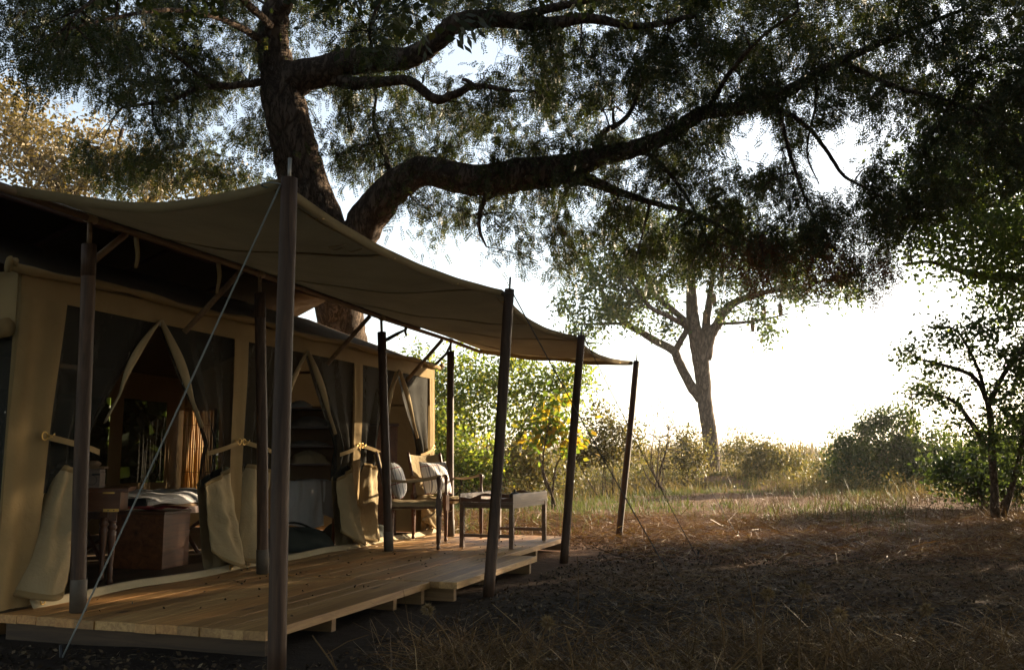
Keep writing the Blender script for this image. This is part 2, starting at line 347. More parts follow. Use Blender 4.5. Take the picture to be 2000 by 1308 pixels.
# ------------------------------------------------------------------ awning
aw = thing('awning', 'olive canvas awning stretched from the tent eave to the leaning posts', 'awning', (-3.2, 8, 2.3))
ao = np.array([-3.2, 8, 2.3])
BEAM = [(3.2, 2.40), (4.36, 2.375), (6.12, 2.375), (8.2, 2.335), (9.97, 2.325), (10.95, 2.30)]
def beamz(s): return float(np.interp(s, [b[0] for b in BEAM], [b[1] for b in BEAM]))
oy = [t[1] for _, t in OUT]; oxs = [t[0] for _, t in OUT]; oz = [t[2] - .005 for _, t in OUT]
def awn(u, v):               # u: 0 inner .. 1 outer ; v along
    so_ = 3.80 + (12.2 - 3.80) * v; si = 3.80 + (10.95 - 3.80) * v
    k = min(max(int(np.searchsorted(oy, so_) - 1), 0), 2); f = min(max((so_ - oy[k]) / (oy[k + 1] - oy[k]), 0), 1)
    sag = 4 * f * (1 - f)
    xo = oxs[k] * (1 - f) + oxs[k + 1] * f - .05 - .10 * sag; zo = oz[k] * (1 - f) + oz[k + 1] * f - .05 * sag
    xi, zi = -4.06, beamz(si) + .035
    x = xi + (xo - xi) * u; y = si + (so_ - si) * u; z = zi + (zo - zi) * u
    z -= 4 * u * (1 - u) * .085 * (.75 + .25 * math.cos(3 * y)) 
    e = math.sin(math.pi * v)
    y += (1 - e) ** 3 * 4 * u * (1 - u) * (.10 if v < .5 else -.16)
    z += .010 * math.sin(7 * y + 5 * x) * u * (1 - u) * 4 + .03 * math.exp(-((u - .9) / .12) ** 2) * math.sin(11 * y) * .08
    return (x - ao[0], y - ao[1], z - ao[2])
MB().grid(46, 150, awn).build('canvas', M['canvas_awning'], aw, True)
def hem(fn_edge, n_, name):
    m = MB(); 
    def g(u, v):
        p = np.array(fn_edge(v)); return tuple(p + np.array([(-.002 - .004 * u) if name == 'side_hem' else 0, 0, .006 - .055 * u]))
    m.grid(2, n_, g).build(name, M['canvas_awning'], aw, True, .004)
hem(lambda v: awn(1, v), 120, 'side_hem'); hem(lambda v: awn(v, 0), 50, 'end_hem'); hem(lambda v: awn(v, 1), 50, 'end_hem')
for v0 in (.17, .34, .51, .68, .85):
    MB().grid(2, 60, lambda u, v: tuple(np.array(awn(v, v0 + .0028 * (u - .5) * 2)) + np.array([0, 0, -.004]))).build('seam', M['canvas_awning'], aw, True, .003)
MB().tube([tuple(np.array(awn(.955, v)) + np.array([0, 0, -.012])) for v in np.linspace(0, 1, 120)], .004, 5).build('edge_cord', M['canvas_strap'], aw, True)
for v in np.linspace(.06, .94, 9):                                     # eyelet loops with brass rings along the outer edge
    p = np.array(awn(.985, v)); MB().tube([p + np.array([.0, .0, -.03]) + .022 * np.array([math.cos(a), math.sin(a), .3 * math.sin(a)]) for a in np.linspace(0, 6.28, 12)], .0035, 5).build('ring', M['brass'], aw, True)
p0 = np.array(awn(.9, .13))
MB().tube([p0 + np.array(q) for q in ((0, 0, -.01), (-.09, -.05, -.03), (-.10, .05, -.03), (-.03, .02, -.02), (-.04, .12, -.03), (.05, .10, -.02))], .003, 5).build('lashing', M['strap_leather'], aw, True)
bm = thing('ridge_pole', 'long pale eave pole carrying the inner edge of the awning', 'pole', (-4.05, 7, 2.35))
MB().tube([(0, b[0] - 7, b[1] - 2.35 - (0.0)) for b in [(s, beamz(s)) for s in np.linspace(3.7, 10.98, 30)]], .020, 10).build('shaft', M['thin_pole'], bm, True)
for s in (4.36, 6.12, 8.2, 9.97): MB().tube([(0, s - 7 - .035, beamz(s) - 2.35), (0, s - 7 + .035, beamz(s) - 2.35)], .026, 10).build('lashing', M['strap_leather'], bm, True)
# diagonal braces and hanging webbing straps from the eave pole
for s, lb in ((4.36, 'short canvas brace at the top of the post in front of the desk'), (6.12, 'slanting brace above the middle deck post'), (8.2, 'slanting brace by the tree trunk gap under the awning'), (9.97, 'short brace at the top of the far deck post')):
    e = s + .30 if s < 5 else s - .25
    z0 = beamz(e)
    o = MB().tube([(0, 0, 0), (-.36 if s > 5 else .0, (-.15 if s > 5 else -.26), -.46 if s > 5 else -.22)], .014, 6, flat=1.6).build('brace', M['thin_pole'], None, True); o.location = (-4.05, e, z0 - .02)
    tag(o, lb, 'brace', 'braces under the eave pole')
for s, h, lb in ((4.76, .20, 'limp tan webbing strap hanging beside the nearest brace'), (5.60, .22, 'straight tan webbing strap hanging above the first tent doorway'), (8.75, .09, 'short dark strap end hanging from the far eave pole')):
    m = MB().grid(3, 9, lambda u, v: ((.018 - .004 * v) * (u - .5) * 2 * math.cos(v * 1.2), .012 * math.sin(v * 5 + s) + (.018 * (u - .5)) * math.sin(v * 1.2), -h * v)); o = m.build('webbing_strap', M['canvas_strap'], None, True, .003); o.location = (-4.05, s, beamz(s) - .015)
    tag(o, lb, 'strap', 'straps hanging from the eave pole')

# ------------------------------------------------------------------ tent
WX, WT, XB, S0, S1 = -4.45, 2.08, -8.0, 4.28, 10.45
tent = thing('safari_tent', 'olive canvas safari tent with three netted doorways tied open', 'tent', (-6.2, 7.3, DZ))
to = np.array([-6.2, 7.3, DZ]); L = lambda x, y, z: (x - to[0], y - to[1], z - to[2])
def tb(name, mb, mat, smooth=True, solid=0.0, parent=None): return mb.build(name, M[mat], parent or tent, smooth, solid)
def sheet(a, b, c, d, nu=14, nv=14, wr=.01, seed=0, mat='canvas', name='wall_panel', nrm=(1, 0, 0)):   # bilinear quad a,b (bottom) c,d (top)
    a, b, c, d = map(np.array, (a, b, c, d)); nrm = np.array(nrm)
    def f(u, v):
        p = (a * (1 - u) + b * u) * (1 - v) + (d * (1 - u) + c * u) * v
        ww = wr * (math.sin(9 * u + seed) * math.sin(5 * v + seed * 2) + .5 * math.sin(23 * u + 7 * v + seed)) * min(1, 6 * u * (1 - u) + .2)
        return L(*(p + nrm * ww))
    return tb(name, MB().grid(nu, nv, f), mat)
TOPB = 1.93                                             # underside of the top band
sheet((WX, S0, TOPB), (WX, S1, TOPB), (WX, S1, WT), (WX, S0, WT), 80, 5, .006, 1, 'canvas', 'top_band')
MULL = [4.45, 6.48, 8.50, 10.38]; APEX = [5.48, 7.48, 9.41]; MW = [.17, .10, .095, .075]
for k, (s, hw) in enumerate(zip(MULL, MW)):
    taper = .75
    def f(u, v, s=s, hw=hw, k=k):
        h = hw * (1 - (1 - taper) * (1 - v)); lean = (-.10 if k == 0 else .0) * (1 - v)
        return L(WX + .008 + .006 * math.sin(8 * v + k) + .012 * math.sin(u * 9 + k) * (1 if k == 0 else .3), s + lean + (u - .5) * 2 * h, DZ + .01 + (TOPB - DZ - .01) * v)
    tb('mullion', MB().grid(9, 24, f), 'canvas')
def curtain(sm, sa, side, seed):
    """one half of a doorway: fixed edge along the mullion sm, free edge drawn from the apex sa back to the tie"""
    zt, ztie, zb = TOPB + .02, 1.09, .78
    tie = sm + side * .44
    fix = sm + side * .06
    def free(z):
        t = min(max((zt - z) / (zt - ztie), 0), 1)
        if z >= ztie: return sa + (tie - sa) * (1 - (1 - t) ** 1.08)
        return tie + side * .03 * math.sin((ztie - z) / (ztie - zb) * 3)
    def f(u, v):
        z = zt + (zb - zt) * v; fr = free(z); s = fix + (fr - fix) * u
        g = math.exp(-((z - ztie) / .35) ** 2)
        x = WX - .015 + (.010 + .030 * g) * math.sin(u * (16 + 3 * math.sin(seed)) + seed) * (.3 + .7 * u) + .03 * g * u
        x -= .05 * u * v * (1 - g)
        return L(x, s, z)
    nc = tb('net_curtain', MB().grid(40, 40, f), 'net')
    def e(u, v):                                          # canvas binding along the free edge
        z = zt + (ztie + .12 - zt) * v; fr = free(z); wd = .085 * max(0, math.sin(math.pi * min(v * 1.25 + .06, 1))) + .008
        return L(WX + .012 + .028 * math.sin(u * 2.6) + .02 * v, fr - side * wd * u + side * .01, z + .02 * u * v)
    tb('edge_binding', MB().grid(7, 26, e), 'canvas_flap', True, .003, nc)
    # webbing tie with ring
    def st(u, v):
        s = sm + side * .02 + (tie + side * .02 - (sm + side * .02)) * u
        return L(WX + .035 + .055 * math.sin(math.pi * min(u * .8, 1)) , s, 1.120 - .095 * u + .018 * (v - .5) * 2)
    ts = tb('tie_strap', MB().grid(14, 3, st), 'canvas_strap', False, .0025)
    rg = MB().tube([L(WX + .045, sm + side * (.03 + .022 * math.cos(a)), 1.118 + .024 * math.sin(a)) for a in np.linspace(0, 6.28, 14)], .0045, 6); tb('ring', rg, 'brass', parent=ts)
    rg = MB().tube([L(WX + .05, sm + side * .05, 1.13), L(WX + .055, sm + side * .075, 1.115), L(WX + .05, sm + side * .10, 1.135), L(WX + .05, sm + side * .10, 1.095), L(WX + .055, sm + side * .075, 1.115), L(WX + .05, sm + side * .05, 1.10)], .0035, 5); tb('hook', rg, 'brass', parent=ts)
    # lower canvas leaf hanging as a loose folded cone
    front = side < 0
    def fl(u, v):
        zt_ = .93 if front else .95
        top0, top1 = sm + side * .46, sm + side * .14
        bot0, bot1 = (sm + side * .36, sm - side * .06) if front else (sm + side * .40, sm - side * .05)
        if sm < 4.6: top0, top1, bot0, bot1 = sm + .42, sm + .22, sm + .28, sm - .10
        s = (top0 + (top1 - top0) * u) * (1 - v) + (bot0 + (bot1 - bot0) * u) * v
        ztop = zt_ - (.13 if front else .05) * (1 - u); zbot = .22 - .07 * math.sin(math.pi * u) + .04 * (1 - u) if not front else .20 - .06 * math.sin(math.pi * u) + .10 * (1 - u) ** 2
        z = ztop + (zbot - ztop) * v
        bulge = (.018 + .13 * v ** 1.2) * math.sin(math.pi * (u * .92 + .04)) ** 1.3 + .013 * math.sin(u * 15 + seed + 2 * v) * (1 - .5 * v) + .012 * math.sin(u * 11 + v * 7 + seed) * v + .008 * math.sin(u * 19 - v * 13 + seed * 3) * math.sin(v * 9 + seed) + .014 * math.exp(-((v - .38 - .25 * u) / .05) ** 2) * math.sin(math.pi * u)
        x = WX + (.04 if front else .012) + bulge - .05 * (u > .9) * (u - .9) * 10
        return L(x, s, z)
    df = tb('door_flap', MB().grid(22, 26, fl), 'canvas_flap', True, .004)
    tb('flap_hem', MB().grid(22, 2, lambda u, v: tuple(np.array(fl(u, .045 * v)) + np.array([.005, 0, 0]))), 'canvas', True, .003, df)
    tb('flap_hem', MB().grid(22, 2, lambda u, v: tuple(np.array(fl(u, .955 + .045 * v)) + np.array([.005, 0, 0]))), 'canvas', True, .003, df)
    def fb(u, v):                                         # inner face of the cone, seen from below
        a = np.array(fl(u, v)); base = np.array(fl(1 - u, v)); 
        return (to[0] * 0 + L(WX - .02 - .07 * math.sin(math.pi * u) * (.4 + .6 * v), 0, 0)[0], a[1], a[2] - (.03 + .05 * math.sin(math.pi * u)) * v)
    tb('flap_lining', MB().grid(14, 14, fb), 'canvas_flap', True, 0, df)
    # fixed lower canvas beside the mullion
    def lw(u, v): return L(WX - .03 + .01 * math.sin(5 * u + 3 * v), fix + (sm + side * .26 - fix) * u * (1 - .35 * (1 - v)), DZ + .02 + (.80 - DZ) * v)
    tb('lower_panel', MB().grid(8, 10, lw), 'canvas_flap')
for k in range(3):
    curtain(MULL[k], APEX[k], 1, k * 1.7 + .4); curtain(MULL[k + 1], APEX[k], -1, k * 2.1 + 1.3)
    sc_ = MB().tube([L(WX + .02, APEX[k] + .006 * math.cos(a), TOPB + .0 + .022 * math.sin(a)) for a in np.linspace(0, 6.28, 10)], .004, 5); tb('ring', sc_, 'steel')
# pale threshold strip
def th_(u, v):
    s = S0 + .17 + (S1 - S0 - .15) * v; y = .012 * math.sin(s * 3.3) + .018 * math.exp(-((s - 5.55) / .12) ** 2)
    return L(WX + .03 + y + .035 * u, s, DZ + .004 + .045 * (1 - u) ** 1.3 + .006 * math.sin(s * 5))
tb('threshold', MB().grid(5, 120, th_), 'canvas_pale', True, .005)
for s in (4.52, 6.36, 6.6, 8.46, 8.62): tb('ground_ring', MB().tube([L(WX + .07, s + .018 * math.cos(a), DZ + .035 + .02 * math.sin(a)) for a in np.linspace(0, 6.28, 10)], .0035, 5), 'brass')
# end walls, back wall, roof
sheet((WX - .05, S0, DZ), (WX - .0, S0, DZ), (WX, S0 + .03, WT), (WX - .04, S0, WT), 8, 16, .008, 3, 'canvas', 'corner_panel', (0, 1, 0))
sheet((XB, S0 + .02, .55), (WX - .04, S0 + .02, .55), (WX - .03, S0 + .02, 1.75), (XB, S0 + .02, 1.75), 20, 10, .008, 4, 'net', 'end_net', (0, 1, 0))
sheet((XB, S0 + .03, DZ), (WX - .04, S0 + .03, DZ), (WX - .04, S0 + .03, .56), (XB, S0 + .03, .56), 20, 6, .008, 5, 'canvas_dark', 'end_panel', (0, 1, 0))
sheet((XB, S0, 1.74), (WX - .03, S0, 1.74), (WX - .03, S0, WT), (XB, S0, WT), 20, 6, .008, 6, 'canvas', 'end_panel', (0, 1, 0))
tb('rolled_flap', MB().tube([L(WX - .03 - .25 * k, S0 - .05 + .012 * math.sin(k * 2.1), 1.74 - .03 * math.sin(k * .8)) for k in range(12)], [.055 + .008 * math.sin(k * 2.7) for k in range(12)], 14, jit=.06, rng=pr), 'canvas')
sheet((WX - .1, S0 - .03, WT - .02), (XB, S0 - .03, WT - .02), (-6.2, S0 + .02, 2.72), (-6.1, S0 + .02, 2.72), 12, 10, .02, 8, 'canvas', 'gable', (0, 1, 0))
sheet((WX - .02, S1 + .02, WT - .03), (XB, S1 + .02, WT - .03), (-6.2, S1 + .02, 2.73), (-6.19, S1 + .02, 2.73), 12, 10, .01, 8, 'canvas_inner_shade', 'gable', (0, 1, 0))
sheet((XB, S0, DZ), (XB, S1, DZ), (XB, S1, .70), (XB, S0, .70), 40, 6, .01, 9, 'canvas_inner_shade', 'back_panel')
sheet((XB, S0, 1.70), (XB, S1, 1.70), (XB, S1, WT), (XB, S0, WT), 40, 6, .01, 10, 'canvas_inner_shade', 'back_panel')
for s0_, s1_ in ((S0, 4.6), (6.0, 6.2), (7.6, 7.8), (9.1, 9.32), (10.1, S1)):
    sheet((XB, s0_, .68), (XB, s1_, .68), (XB, s1_, 1.72), (XB, s0_, 1.72), 4, 10, .006, s0_, 'canvas_inner_shade', 'back_mullion')
for s0_, s1_ in ((4.6, 6.0), (6.2, 7.6), (7.8, 9.1), (9.32, 10.1)):
    sheet((XB - .01, s0_, .69), (XB - .01, s1_, .69), (XB - .01, s1_, 1.71), (XB - .01, s0_, 1.71), 10, 10, .006, s0_, 'net', 'back_window')
sheet((XB, S1, DZ), (WX, S1, DZ), (WX, S1, .62), (XB, S1, .62), 20, 6, .01, 12, 'canvas_inner_shade', 'end_panel', (0, 1, 0))
sheet((XB, S1, 1.62), (WX, S1, 1.62), (WX, S1, WT), (XB, S1, WT), 20, 6, .01, 12.5, 'canvas_inner_shade', 'end_panel', (0, 1, 0))
sheet((-7.45, S1, .60), (-5.4, S1, .60), (-5.4, S1, 1.64), (-7.45, S1, 1.64), 20, 6, .01, 13, 'canvas_inner_shade', 'end_panel', (0, 1, 0))
sheet((-5.4, S1, .60), (WX - .12, S1, .60), (WX - .12, S1, 1.64), (-5.4, S1, 1.64), 10, 6, .006, 13, 'canvas_inner_shade', 'end_panel', (0, 1, 0))
sheet((WX - .12, S1, .60), (WX, S1, .60), (WX, S1, 1.64), (WX - .12, S1, 1.64), 4, 6, .006, 13, 'canvas', 'corner_panel', (0, 1, 0))
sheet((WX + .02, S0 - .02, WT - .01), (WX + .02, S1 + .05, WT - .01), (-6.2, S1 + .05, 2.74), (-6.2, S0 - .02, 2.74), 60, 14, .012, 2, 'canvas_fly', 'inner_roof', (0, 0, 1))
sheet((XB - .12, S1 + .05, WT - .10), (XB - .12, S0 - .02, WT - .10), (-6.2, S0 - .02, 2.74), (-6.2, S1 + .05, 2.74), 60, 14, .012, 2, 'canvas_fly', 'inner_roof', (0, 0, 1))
tb('eave_roll', MB().tube([L(WX + .03, s, WT + .01 + .012 * math.sin(s * 4)) for s in np.linspace(S0 - .12, S1 + .12, 40)], [.026 + .006 * math.sin(k * 1.9) for k in range(40)], 10), 'canvas')
tb('eave_knot', MB().tube([L(WX + .03 + .03 * math.cos(a * 1.3), S0 - .12 + .03 * math.sin(a), WT + .01 + .028 * math.sin(a * 1.7)) for a in np.linspace(0, 9, 26)], .018, 8), 'canvas')
tb('eave_knot', MB().tube([L(WX + .03 + .03 * math.cos(a * 1.3), S1 + .12 + .03 * math.sin(a), WT + .01 + .028 * math.sin(a * 1.7)) for a in np.linspace(0, 9, 26)], .018, 8), 'thin_pole')
tb('floor', MB().grid(2, 2, lambda u, v: L(XB + .02 + (WX - XB - .0) * u, S0 + .02 + (S1 - S0 - .04) * v, DZ - .004)), 'floor_wood', False)
tb('floor_edge', MB().box(L((XB + WX) / 2, (S0 + S1) / 2, .06), (WX - XB - .06, S1 - S0 - .06, .12)), 'joist_wood', False)
# outer fly roof on timber trusses
fly = thing('roof_fly', 'outer roof fly with underside shade in its colour, pitched over the tent on thin poles', 'roof', (-6.2, 7, 2.4)); fo = np.array([-6.2, 7, 2.4])
FL = lambda x, y, z: (x - fo[0], y - fo[1], z - fo[2])
def slope(x0, z0, x1, z1, name, y0=4.5, y1=11.2):
    MB().grid(20, 60, lambda u, v: FL(x0 + (x1 - x0) * u, y0 + (y1 - y0) * v, z0 + (z1 - z0) * u - .07 * math.sin(math.pi * u) - .012 * math.sin(v * 22) * math.sin(math.pi * u))).build(name, M['canvas_fly'], fly, True)
slope(-4.07, 2.43, -6.2, 3.18, 'front_slope'); slope(-6.2, 3.18, -8.5, 2.35, 'rear_slope')
for s in (4.55, 5.5, 6.6, 7.8, 9.1):
    MB().tube([FL(-4.05, s, 2.36), FL(-6.2, s, 3.09)], .024, 8).build('rafter', M['truss_wood'], fly, True)
    MB().tube([FL(-6.2, s, 3.09), FL(-8.4, s, 2.30)], .024, 8).build('rafter', M['truss_wood'], fly, True)
MB().tube([FL(-6.2, 4.4, 3.10), FL(-6.2, 11.2, 3.10)], .035, 10).build('ridge_beam', M['truss_wood'], fly, True)
MB().tube([FL(-5.1, 4.4, 2.70), FL(-5.1, 11.2, 2.70)], .016, 8).build('purlin', M['truss_wood'], fly, True)
for s in (4.55, 9.1):
    for x, h in ((-8.4, 2.3),): 
        MB().tube([FL(x, s if x < -8 else 3.25, 0), FL(x, s if x < -8 else 3.25, h)], .045, 12).build('support', M['pole_wood'], fly, True)
# crooked branch bits lashed under the far eave
for pts, lb in (([(745, 668, 9.6), (758, 662, 9.6), (775, 652, 9.6), (790, 645, 9.6)], 'crooked dark stick lashed under the eave above the far doorway'), ([(850, 712, 11), (862, 700, 11), (872, 690, 11), (882, 668, 11.1)], 'bent brown branch lashed at the far corner of the tent')):
    P = [at(*p) for p in pts]; o = MB().tube([p - P[0] for p in P], [.016, .02, .016, .012], 7, jit=.2, rng=pr).build('lashed_stick', M['bark_thin'], None, True); o.location = tuple(P[0]); tag(o, lb, 'stick', 'sticks lashed at the eave')

# ------------------------------------------------------------------ guy ropes
def rope(a, b, r, mat, lb, sag=.02):
    a, b = np.array(a, float), np.array(b, float); o = thing('guy_rope', lb, 'rope', tuple(b), 0, 'guy ropes of the awning')
    pts = [a + (b - a) * t - np.array([0, 0, sag * 4 * t * (1 - t)]) - b for t in np.linspace(0, 1, 16)]
    MB().tube(pts, r, 6).build('rope', M[mat], o, True)
    d = (a - b) / np.linalg.norm(a - b)
    MB().tube([np.array([0, 0, -.06]), np.array([-d[0] * .03, -d[1] * .03, .06])], .010, 6).build('peg', M['iron'], o, True)
    MB().tube([a - b + .05 * np.array([math.cos(q), math.sin(q), 0]) - np.array([.045, 0, .0]) * np.sign(1) for q in np.linspace(0, 6.28, 14)], r, 5).build('loop', M[mat], o, True)
    return o
g1 = onz(122, 1283, 0.0); g2 = onz(1328, 1155); g3 = onz(1362, 1088); g4 = onz(1440, 1045)
rope((OUT[0][1][0] - .03, 3.79, 2.27), g1, .0045, 'rope_blue', 'pale blue-grey guy rope slanting across the tent from the closest post', .01)
rope((OUT[1][1][0] + .03, 6.86, 2.25), g2, .005, 'rope_dark', 'dark guy rope running from the post by the tray table to bare soil', .03)
rope((OUT[2][1][0] + .03, 9.24, 2.20), g3, .004, 'rope_dark', 'thin dark guy rope from the third leaning awning post', .03)
rope((OUT[3][1][0] + .03, 12.2, 2.23), g4, .004, 'rope_dark', 'thin guy rope from the farthest leaning awning post', .03)

# ------------------------------------------------------------------ armchairs, cushions
def leg_prof(h, front):
    return [(.012, 0), (.019, .012), (.019, .03), (.014, .045), (.020, .06), (.022, .20), (.024, .30)] + ([(.024, .48), (.016, .53), (.0135, .58), (.017, .62), (.023, .66), (.022, h - .01), (.015, h)] if front else [(.024, .50), (.018, h - .03), (.014, h)])
def armchair(loc, rz, label):
    o = thing('campaign_armchair', label, 'chair', loc, rz, 'armchairs on the deck')
    for sx in (-1, 1):
        l1 = MB().lathe(leg_prof(.69, True), (sx * .28, .24, 0), 10).build('leg', M['mahogany'], o, True)
        l2 = MB().lathe(leg_prof(.60, False), (sx * .28, -.24, 0), 10).build('leg', M['mahogany'], o, True)
        m = MB(); m.box((sx * .28, .24, .40), (.05, .05, .16)); m.build('leg_block', M['mahogany'], l1)
        m = MB(); m.box((sx * .28, -.24, .40), (.05, .05, .16)); m.build('leg_block', M['mahogany'], l2)
        MB().tube([(sx * .28, -.24, .40), (sx * .28, .24, .40)], .017, 8).build('side_rail', M['mahogany'], o, True)
        MB().tube([(sx * .235, -.23, .36), (sx * .245, -.29, .62), (sx * .25, -.36, .90), (sx * .25, -.368, .925)], [.015, .017, .016, .012], 8).build('back_post', M['mahogany'], o, True)
        MB().grid(3, 18, lambda u, v: (sx * (.262 + .02 * v + .012 * math.sin(v * 3)), -.30 + .54 * v, .665 + .02 * v - .035 * math.sin(math.pi * v) + (u - .5) * .026)).build('arm_strap', M['strap_leather'], o, True, .004)
    for sy in (-1, 1): MB().tube([(-.28, sy * .24, .43), (.28, sy * .24, .43)], .017, 8).build('cross_rail', M['mahogany'], o, True)
    MB().grid(16, 18, lambda u, v: ((u - .5) * .55, -.235 + .47 * v, .452 - .05 * math.sin(math.pi * u) * math.sin(math.pi * v) - (.05 * (abs(u - .5) > .47)) + .004 * math.sin(v * 20))).build('seat', M['canvas_flap'], o, True, .004)
    MB().grid(16, 8, lambda u, v: ((u - .5) * .50, .265 - .04 * v, .45 - .06 * v + .010 * math.sin(u * 14) * v)).build('seat_hem', M['canvas_flap'], o, True, .004)
    for sx in (-1, 1): MB().grid(8, 14, lambda u, v: (sx * (.302 - .02 * u), -.21 + .42 * v, .425 - .045 * u - .008 * math.sin(v * 13) * u)).build('seat_wrap', M['canvas_flap'], o, True, .004)
    for k in range(3): MB().tube([(-.2 + .16 * k + .01 * math.sin(j_ * 2 + k), .2 - .02 * j_, .335 - .012 * j_ - .01 * math.sin(j_)) for j_ in range(7)], .004, 5).build('lacing', M['canvas_pale'], o, True)
    MB().grid(14, 20, lambda u, v: ((u - .5) * .51, -.255 - .115 * v - .035 * math.sin(math.pi * u) * (.6 + .4 * v) , .46 + .45 * v - .02 * math.sin(math.pi * u) * v)).build('back_sling', M['canvas_flap'], o, True, .004)
    return o
armchair((-3.89, 8.67, DZ + .001), math.radians(-68.3), 'campaign armchair nearer the camera, seen from its side behind a deck post')
armchair((-3.97, 9.72, DZ + .001), math.radians(-111), 'campaign armchair farther down the deck, facing the tray table')
def cushion(loc, rz, tilt, label):
    m = MB(); N = 22
    def pil(sg):
        def f(u, v):
            a, b = (u - .5) * 2, (v - .5) * 2
            prof = max(0, (1 - abs(a) ** 2.6) * (1 - abs(b) ** 2.6)) ** .55
            sx = .215 * a * (1 - .07 * (1 - abs(b) ** 2)) ; sz = .185 * b * (1 - .07 * (1 - abs(a) ** 2))
            return (sx, sg * .078 * prof + .006 * math.sin(9 * a + 5 * b) * prof, sz)
        return f
    m.grid(N, N, pil(1)).grid(N, N, pil(-1))
    o = m.build('cushion', M['stripe_cloth'], None, True); o.location = loc; o.rotation_euler = (tilt, 0, rz)
    return tag(o, label, 'cushion', 'striped cushions on the armchairs')
def chairpt(loc, rz, p): c_, s_ = math.cos(rz), math.sin(rz); return (loc[0] + p[0] * c_ - p[1] * s_, loc[1] + p[0] * s_ + p[1] * c_, loc[2] + p[2])
rz = math.radians(-68.3); cushion(chairpt((-3.89, 8.67, DZ), rz, (.0, -.175, .645)), rz, math.radians(15), 'white striped cushion seen edge-on in the nearer armchair')
rz = math.radians(-111); cushion(chairpt((-3.97, 9.72, DZ), rz, (.0, -.185, .65)), rz + math.pi, math.radians(-16), 'white cushion with grey stripes, full face showing, in the farther armchair')

# ------------------------------------------------------------------ tray table
tt = thing('tray_table', 'wooden folding tray stand with square legs on the deck', 'table', (-3.18, 9.34, DZ), math.radians(-1.5))
TW, TL, TH = .56, 1.06, .42
for sx in (-1, 1):
    for sy in (-1, 1): MB().box((sx * (TW / 2 - .022), sy * (TL / 2 - .022), TH / 2), (.042, .042, TH), ch=.003).build('leg', M['tray_wood'], tt)
    MB().box((sx * (TW / 2 - .022), 0, TH - .02), (.028, TL - .09, .04)).build('rail', M['tray_wood'], tt)
for sy in (-1, 1): MB().box((0, sy * (TL / 2 - .022), .115), (TW - .09, .022, .03)).build('stretcher', M['tray_wood'], tt)
for sy in (-1, 1): MB().box((0, sy * (TL / 2 - .022), TH - .02), (TW - .09, .022, .04)).build('rail', M['tray_wood'], tt)
tray = thing('butler_tray', 'wooden butler tray with curved cut-out handles resting on its stand', 'tray', (-3.18, 9.34, DZ + TH + .002), math.radians(-1.5))
MB().box((0, 0, .008), (TW + .01, TL + .02, .016)).build('tray_base', M['tray_wood'], tray)
for sx in (-1, 1): MB().box((sx * (TW / 2 - .004), 0, .056), (.014, TL + .012, .079), ch=.003).build('side_rim', M['tray_wood'], tray)
def rim(sy):                                               # curved end rim with a real hand hole
    bmm = bmesh.new(); N = 40; W = TW - .024
    topz = lambda x: .062 + .040 * math.exp(-(x / .10) ** 2) - .012 * math.exp(-((abs(x) - .17) / .05) ** 2)
    m = MB()
    for i in range(N):
        x0, x1 = -W / 2 + W * i / N, -W / 2 + W * (i + 1) / N; xm = (x0 + x1) / 2
        segs = [(.017, topz(x0), topz(x1))] if abs(xm) > .055 else [(.017, .048, .048), (.074, topz(x0), topz(x1))]
        for zb, t0, t1 in segs:
            vs = [(x0, -.006, zb), (x1, -.006, zb), (x1, .006, zb), (x0, .006, zb), (x0, -.006, t0), (x1, -.006, t1), (x1, .006, t1), (x0, .006, t0)]
            m.add([(a, b + sy * (TL / 2 - .004), c_) for a, b, c_ in vs], [(3, 2, 1, 0), (4, 5, 6, 7), (0, 1, 5, 4), (1, 2, 6, 5), (2, 3, 7, 6), (3, 0, 4, 7)])
    return m.build('end_rim', M['mahogany_flat'], tray)
rim(-1); rim(1)
o = thing('lidded_bowl', 'small dark metal bowl with knob standing on the tray', 'bowl', (-3.10, 9.42, DZ + TH + .019))
MB().lathe([(.03, 0), (.05, .012), (.062, .04), (.06, .05)], n=16).build('body', M['iron'], o, True)
MB().lathe([(.06, .051), (.045, .066), (.015, .078), (.006, .085), (.013, .097), (.006, .108)], n=16).build('lid', M['iron'], o, True)

# ------------------------------------------------------------------ inside the tent
dk = thing('writing_desk', 'folding mahogany desk with turned legs and brass hinges inside the tent', 'desk', (-4.72, 5.33, DZ), math.radians(33))
MB().box((-.26, .20, .645), (.86, .44, .028), ch=.004).build('desktop', M['mahogany_flat'], dk)
MB().box((-.28, .20, .565), (.80, .40, .128)).build('apron', M['mahogany_flat'], dk)
MB().box((.045, -.003, .632), (.075, .016, .026)).build('hinge', M['brass'], dk); MB().box((.065, .0, .507), (.10, .016, .02)).build('hinge', M['brass'], dk)
for x in (-.01, .035, .08):
    MB().tube([(x * .8 + .02, -.0125, .507), (x * .8 + .02, -.009, .507)], .0045, 6).build('screw', M['iron'], dk)
pf = [(.012, 0), (.022, .01), (.024, .03), (.017, .05), (.021, .06), (.019, .10), (.017, .14), (.029, .33), (.030, .36), (.022, .372), (.031, .385), (.031, .40), (.021, .412), (.029, .425), (.029, .44)]
for x, y in ((.075, .03), (-.03, .37), (-.62, .03), (-.62, .37)):
    lg = MB().lathe(pf, (x, y, 0), 14).build('leg', M['mahogany'], dk, True)
    MB().box((x, y, .47), (.052, .052, .062)).build('leg_block', M['mahogany'], lg)
def onDesk(p): return chairpt((-4.72, 5.33, DZ), math.radians(33), p)
o = thing('writing_box', 'pale carved wooden writing box on the desk', 'box', onDesk((-.20, .2, .660)), math.radians(33))
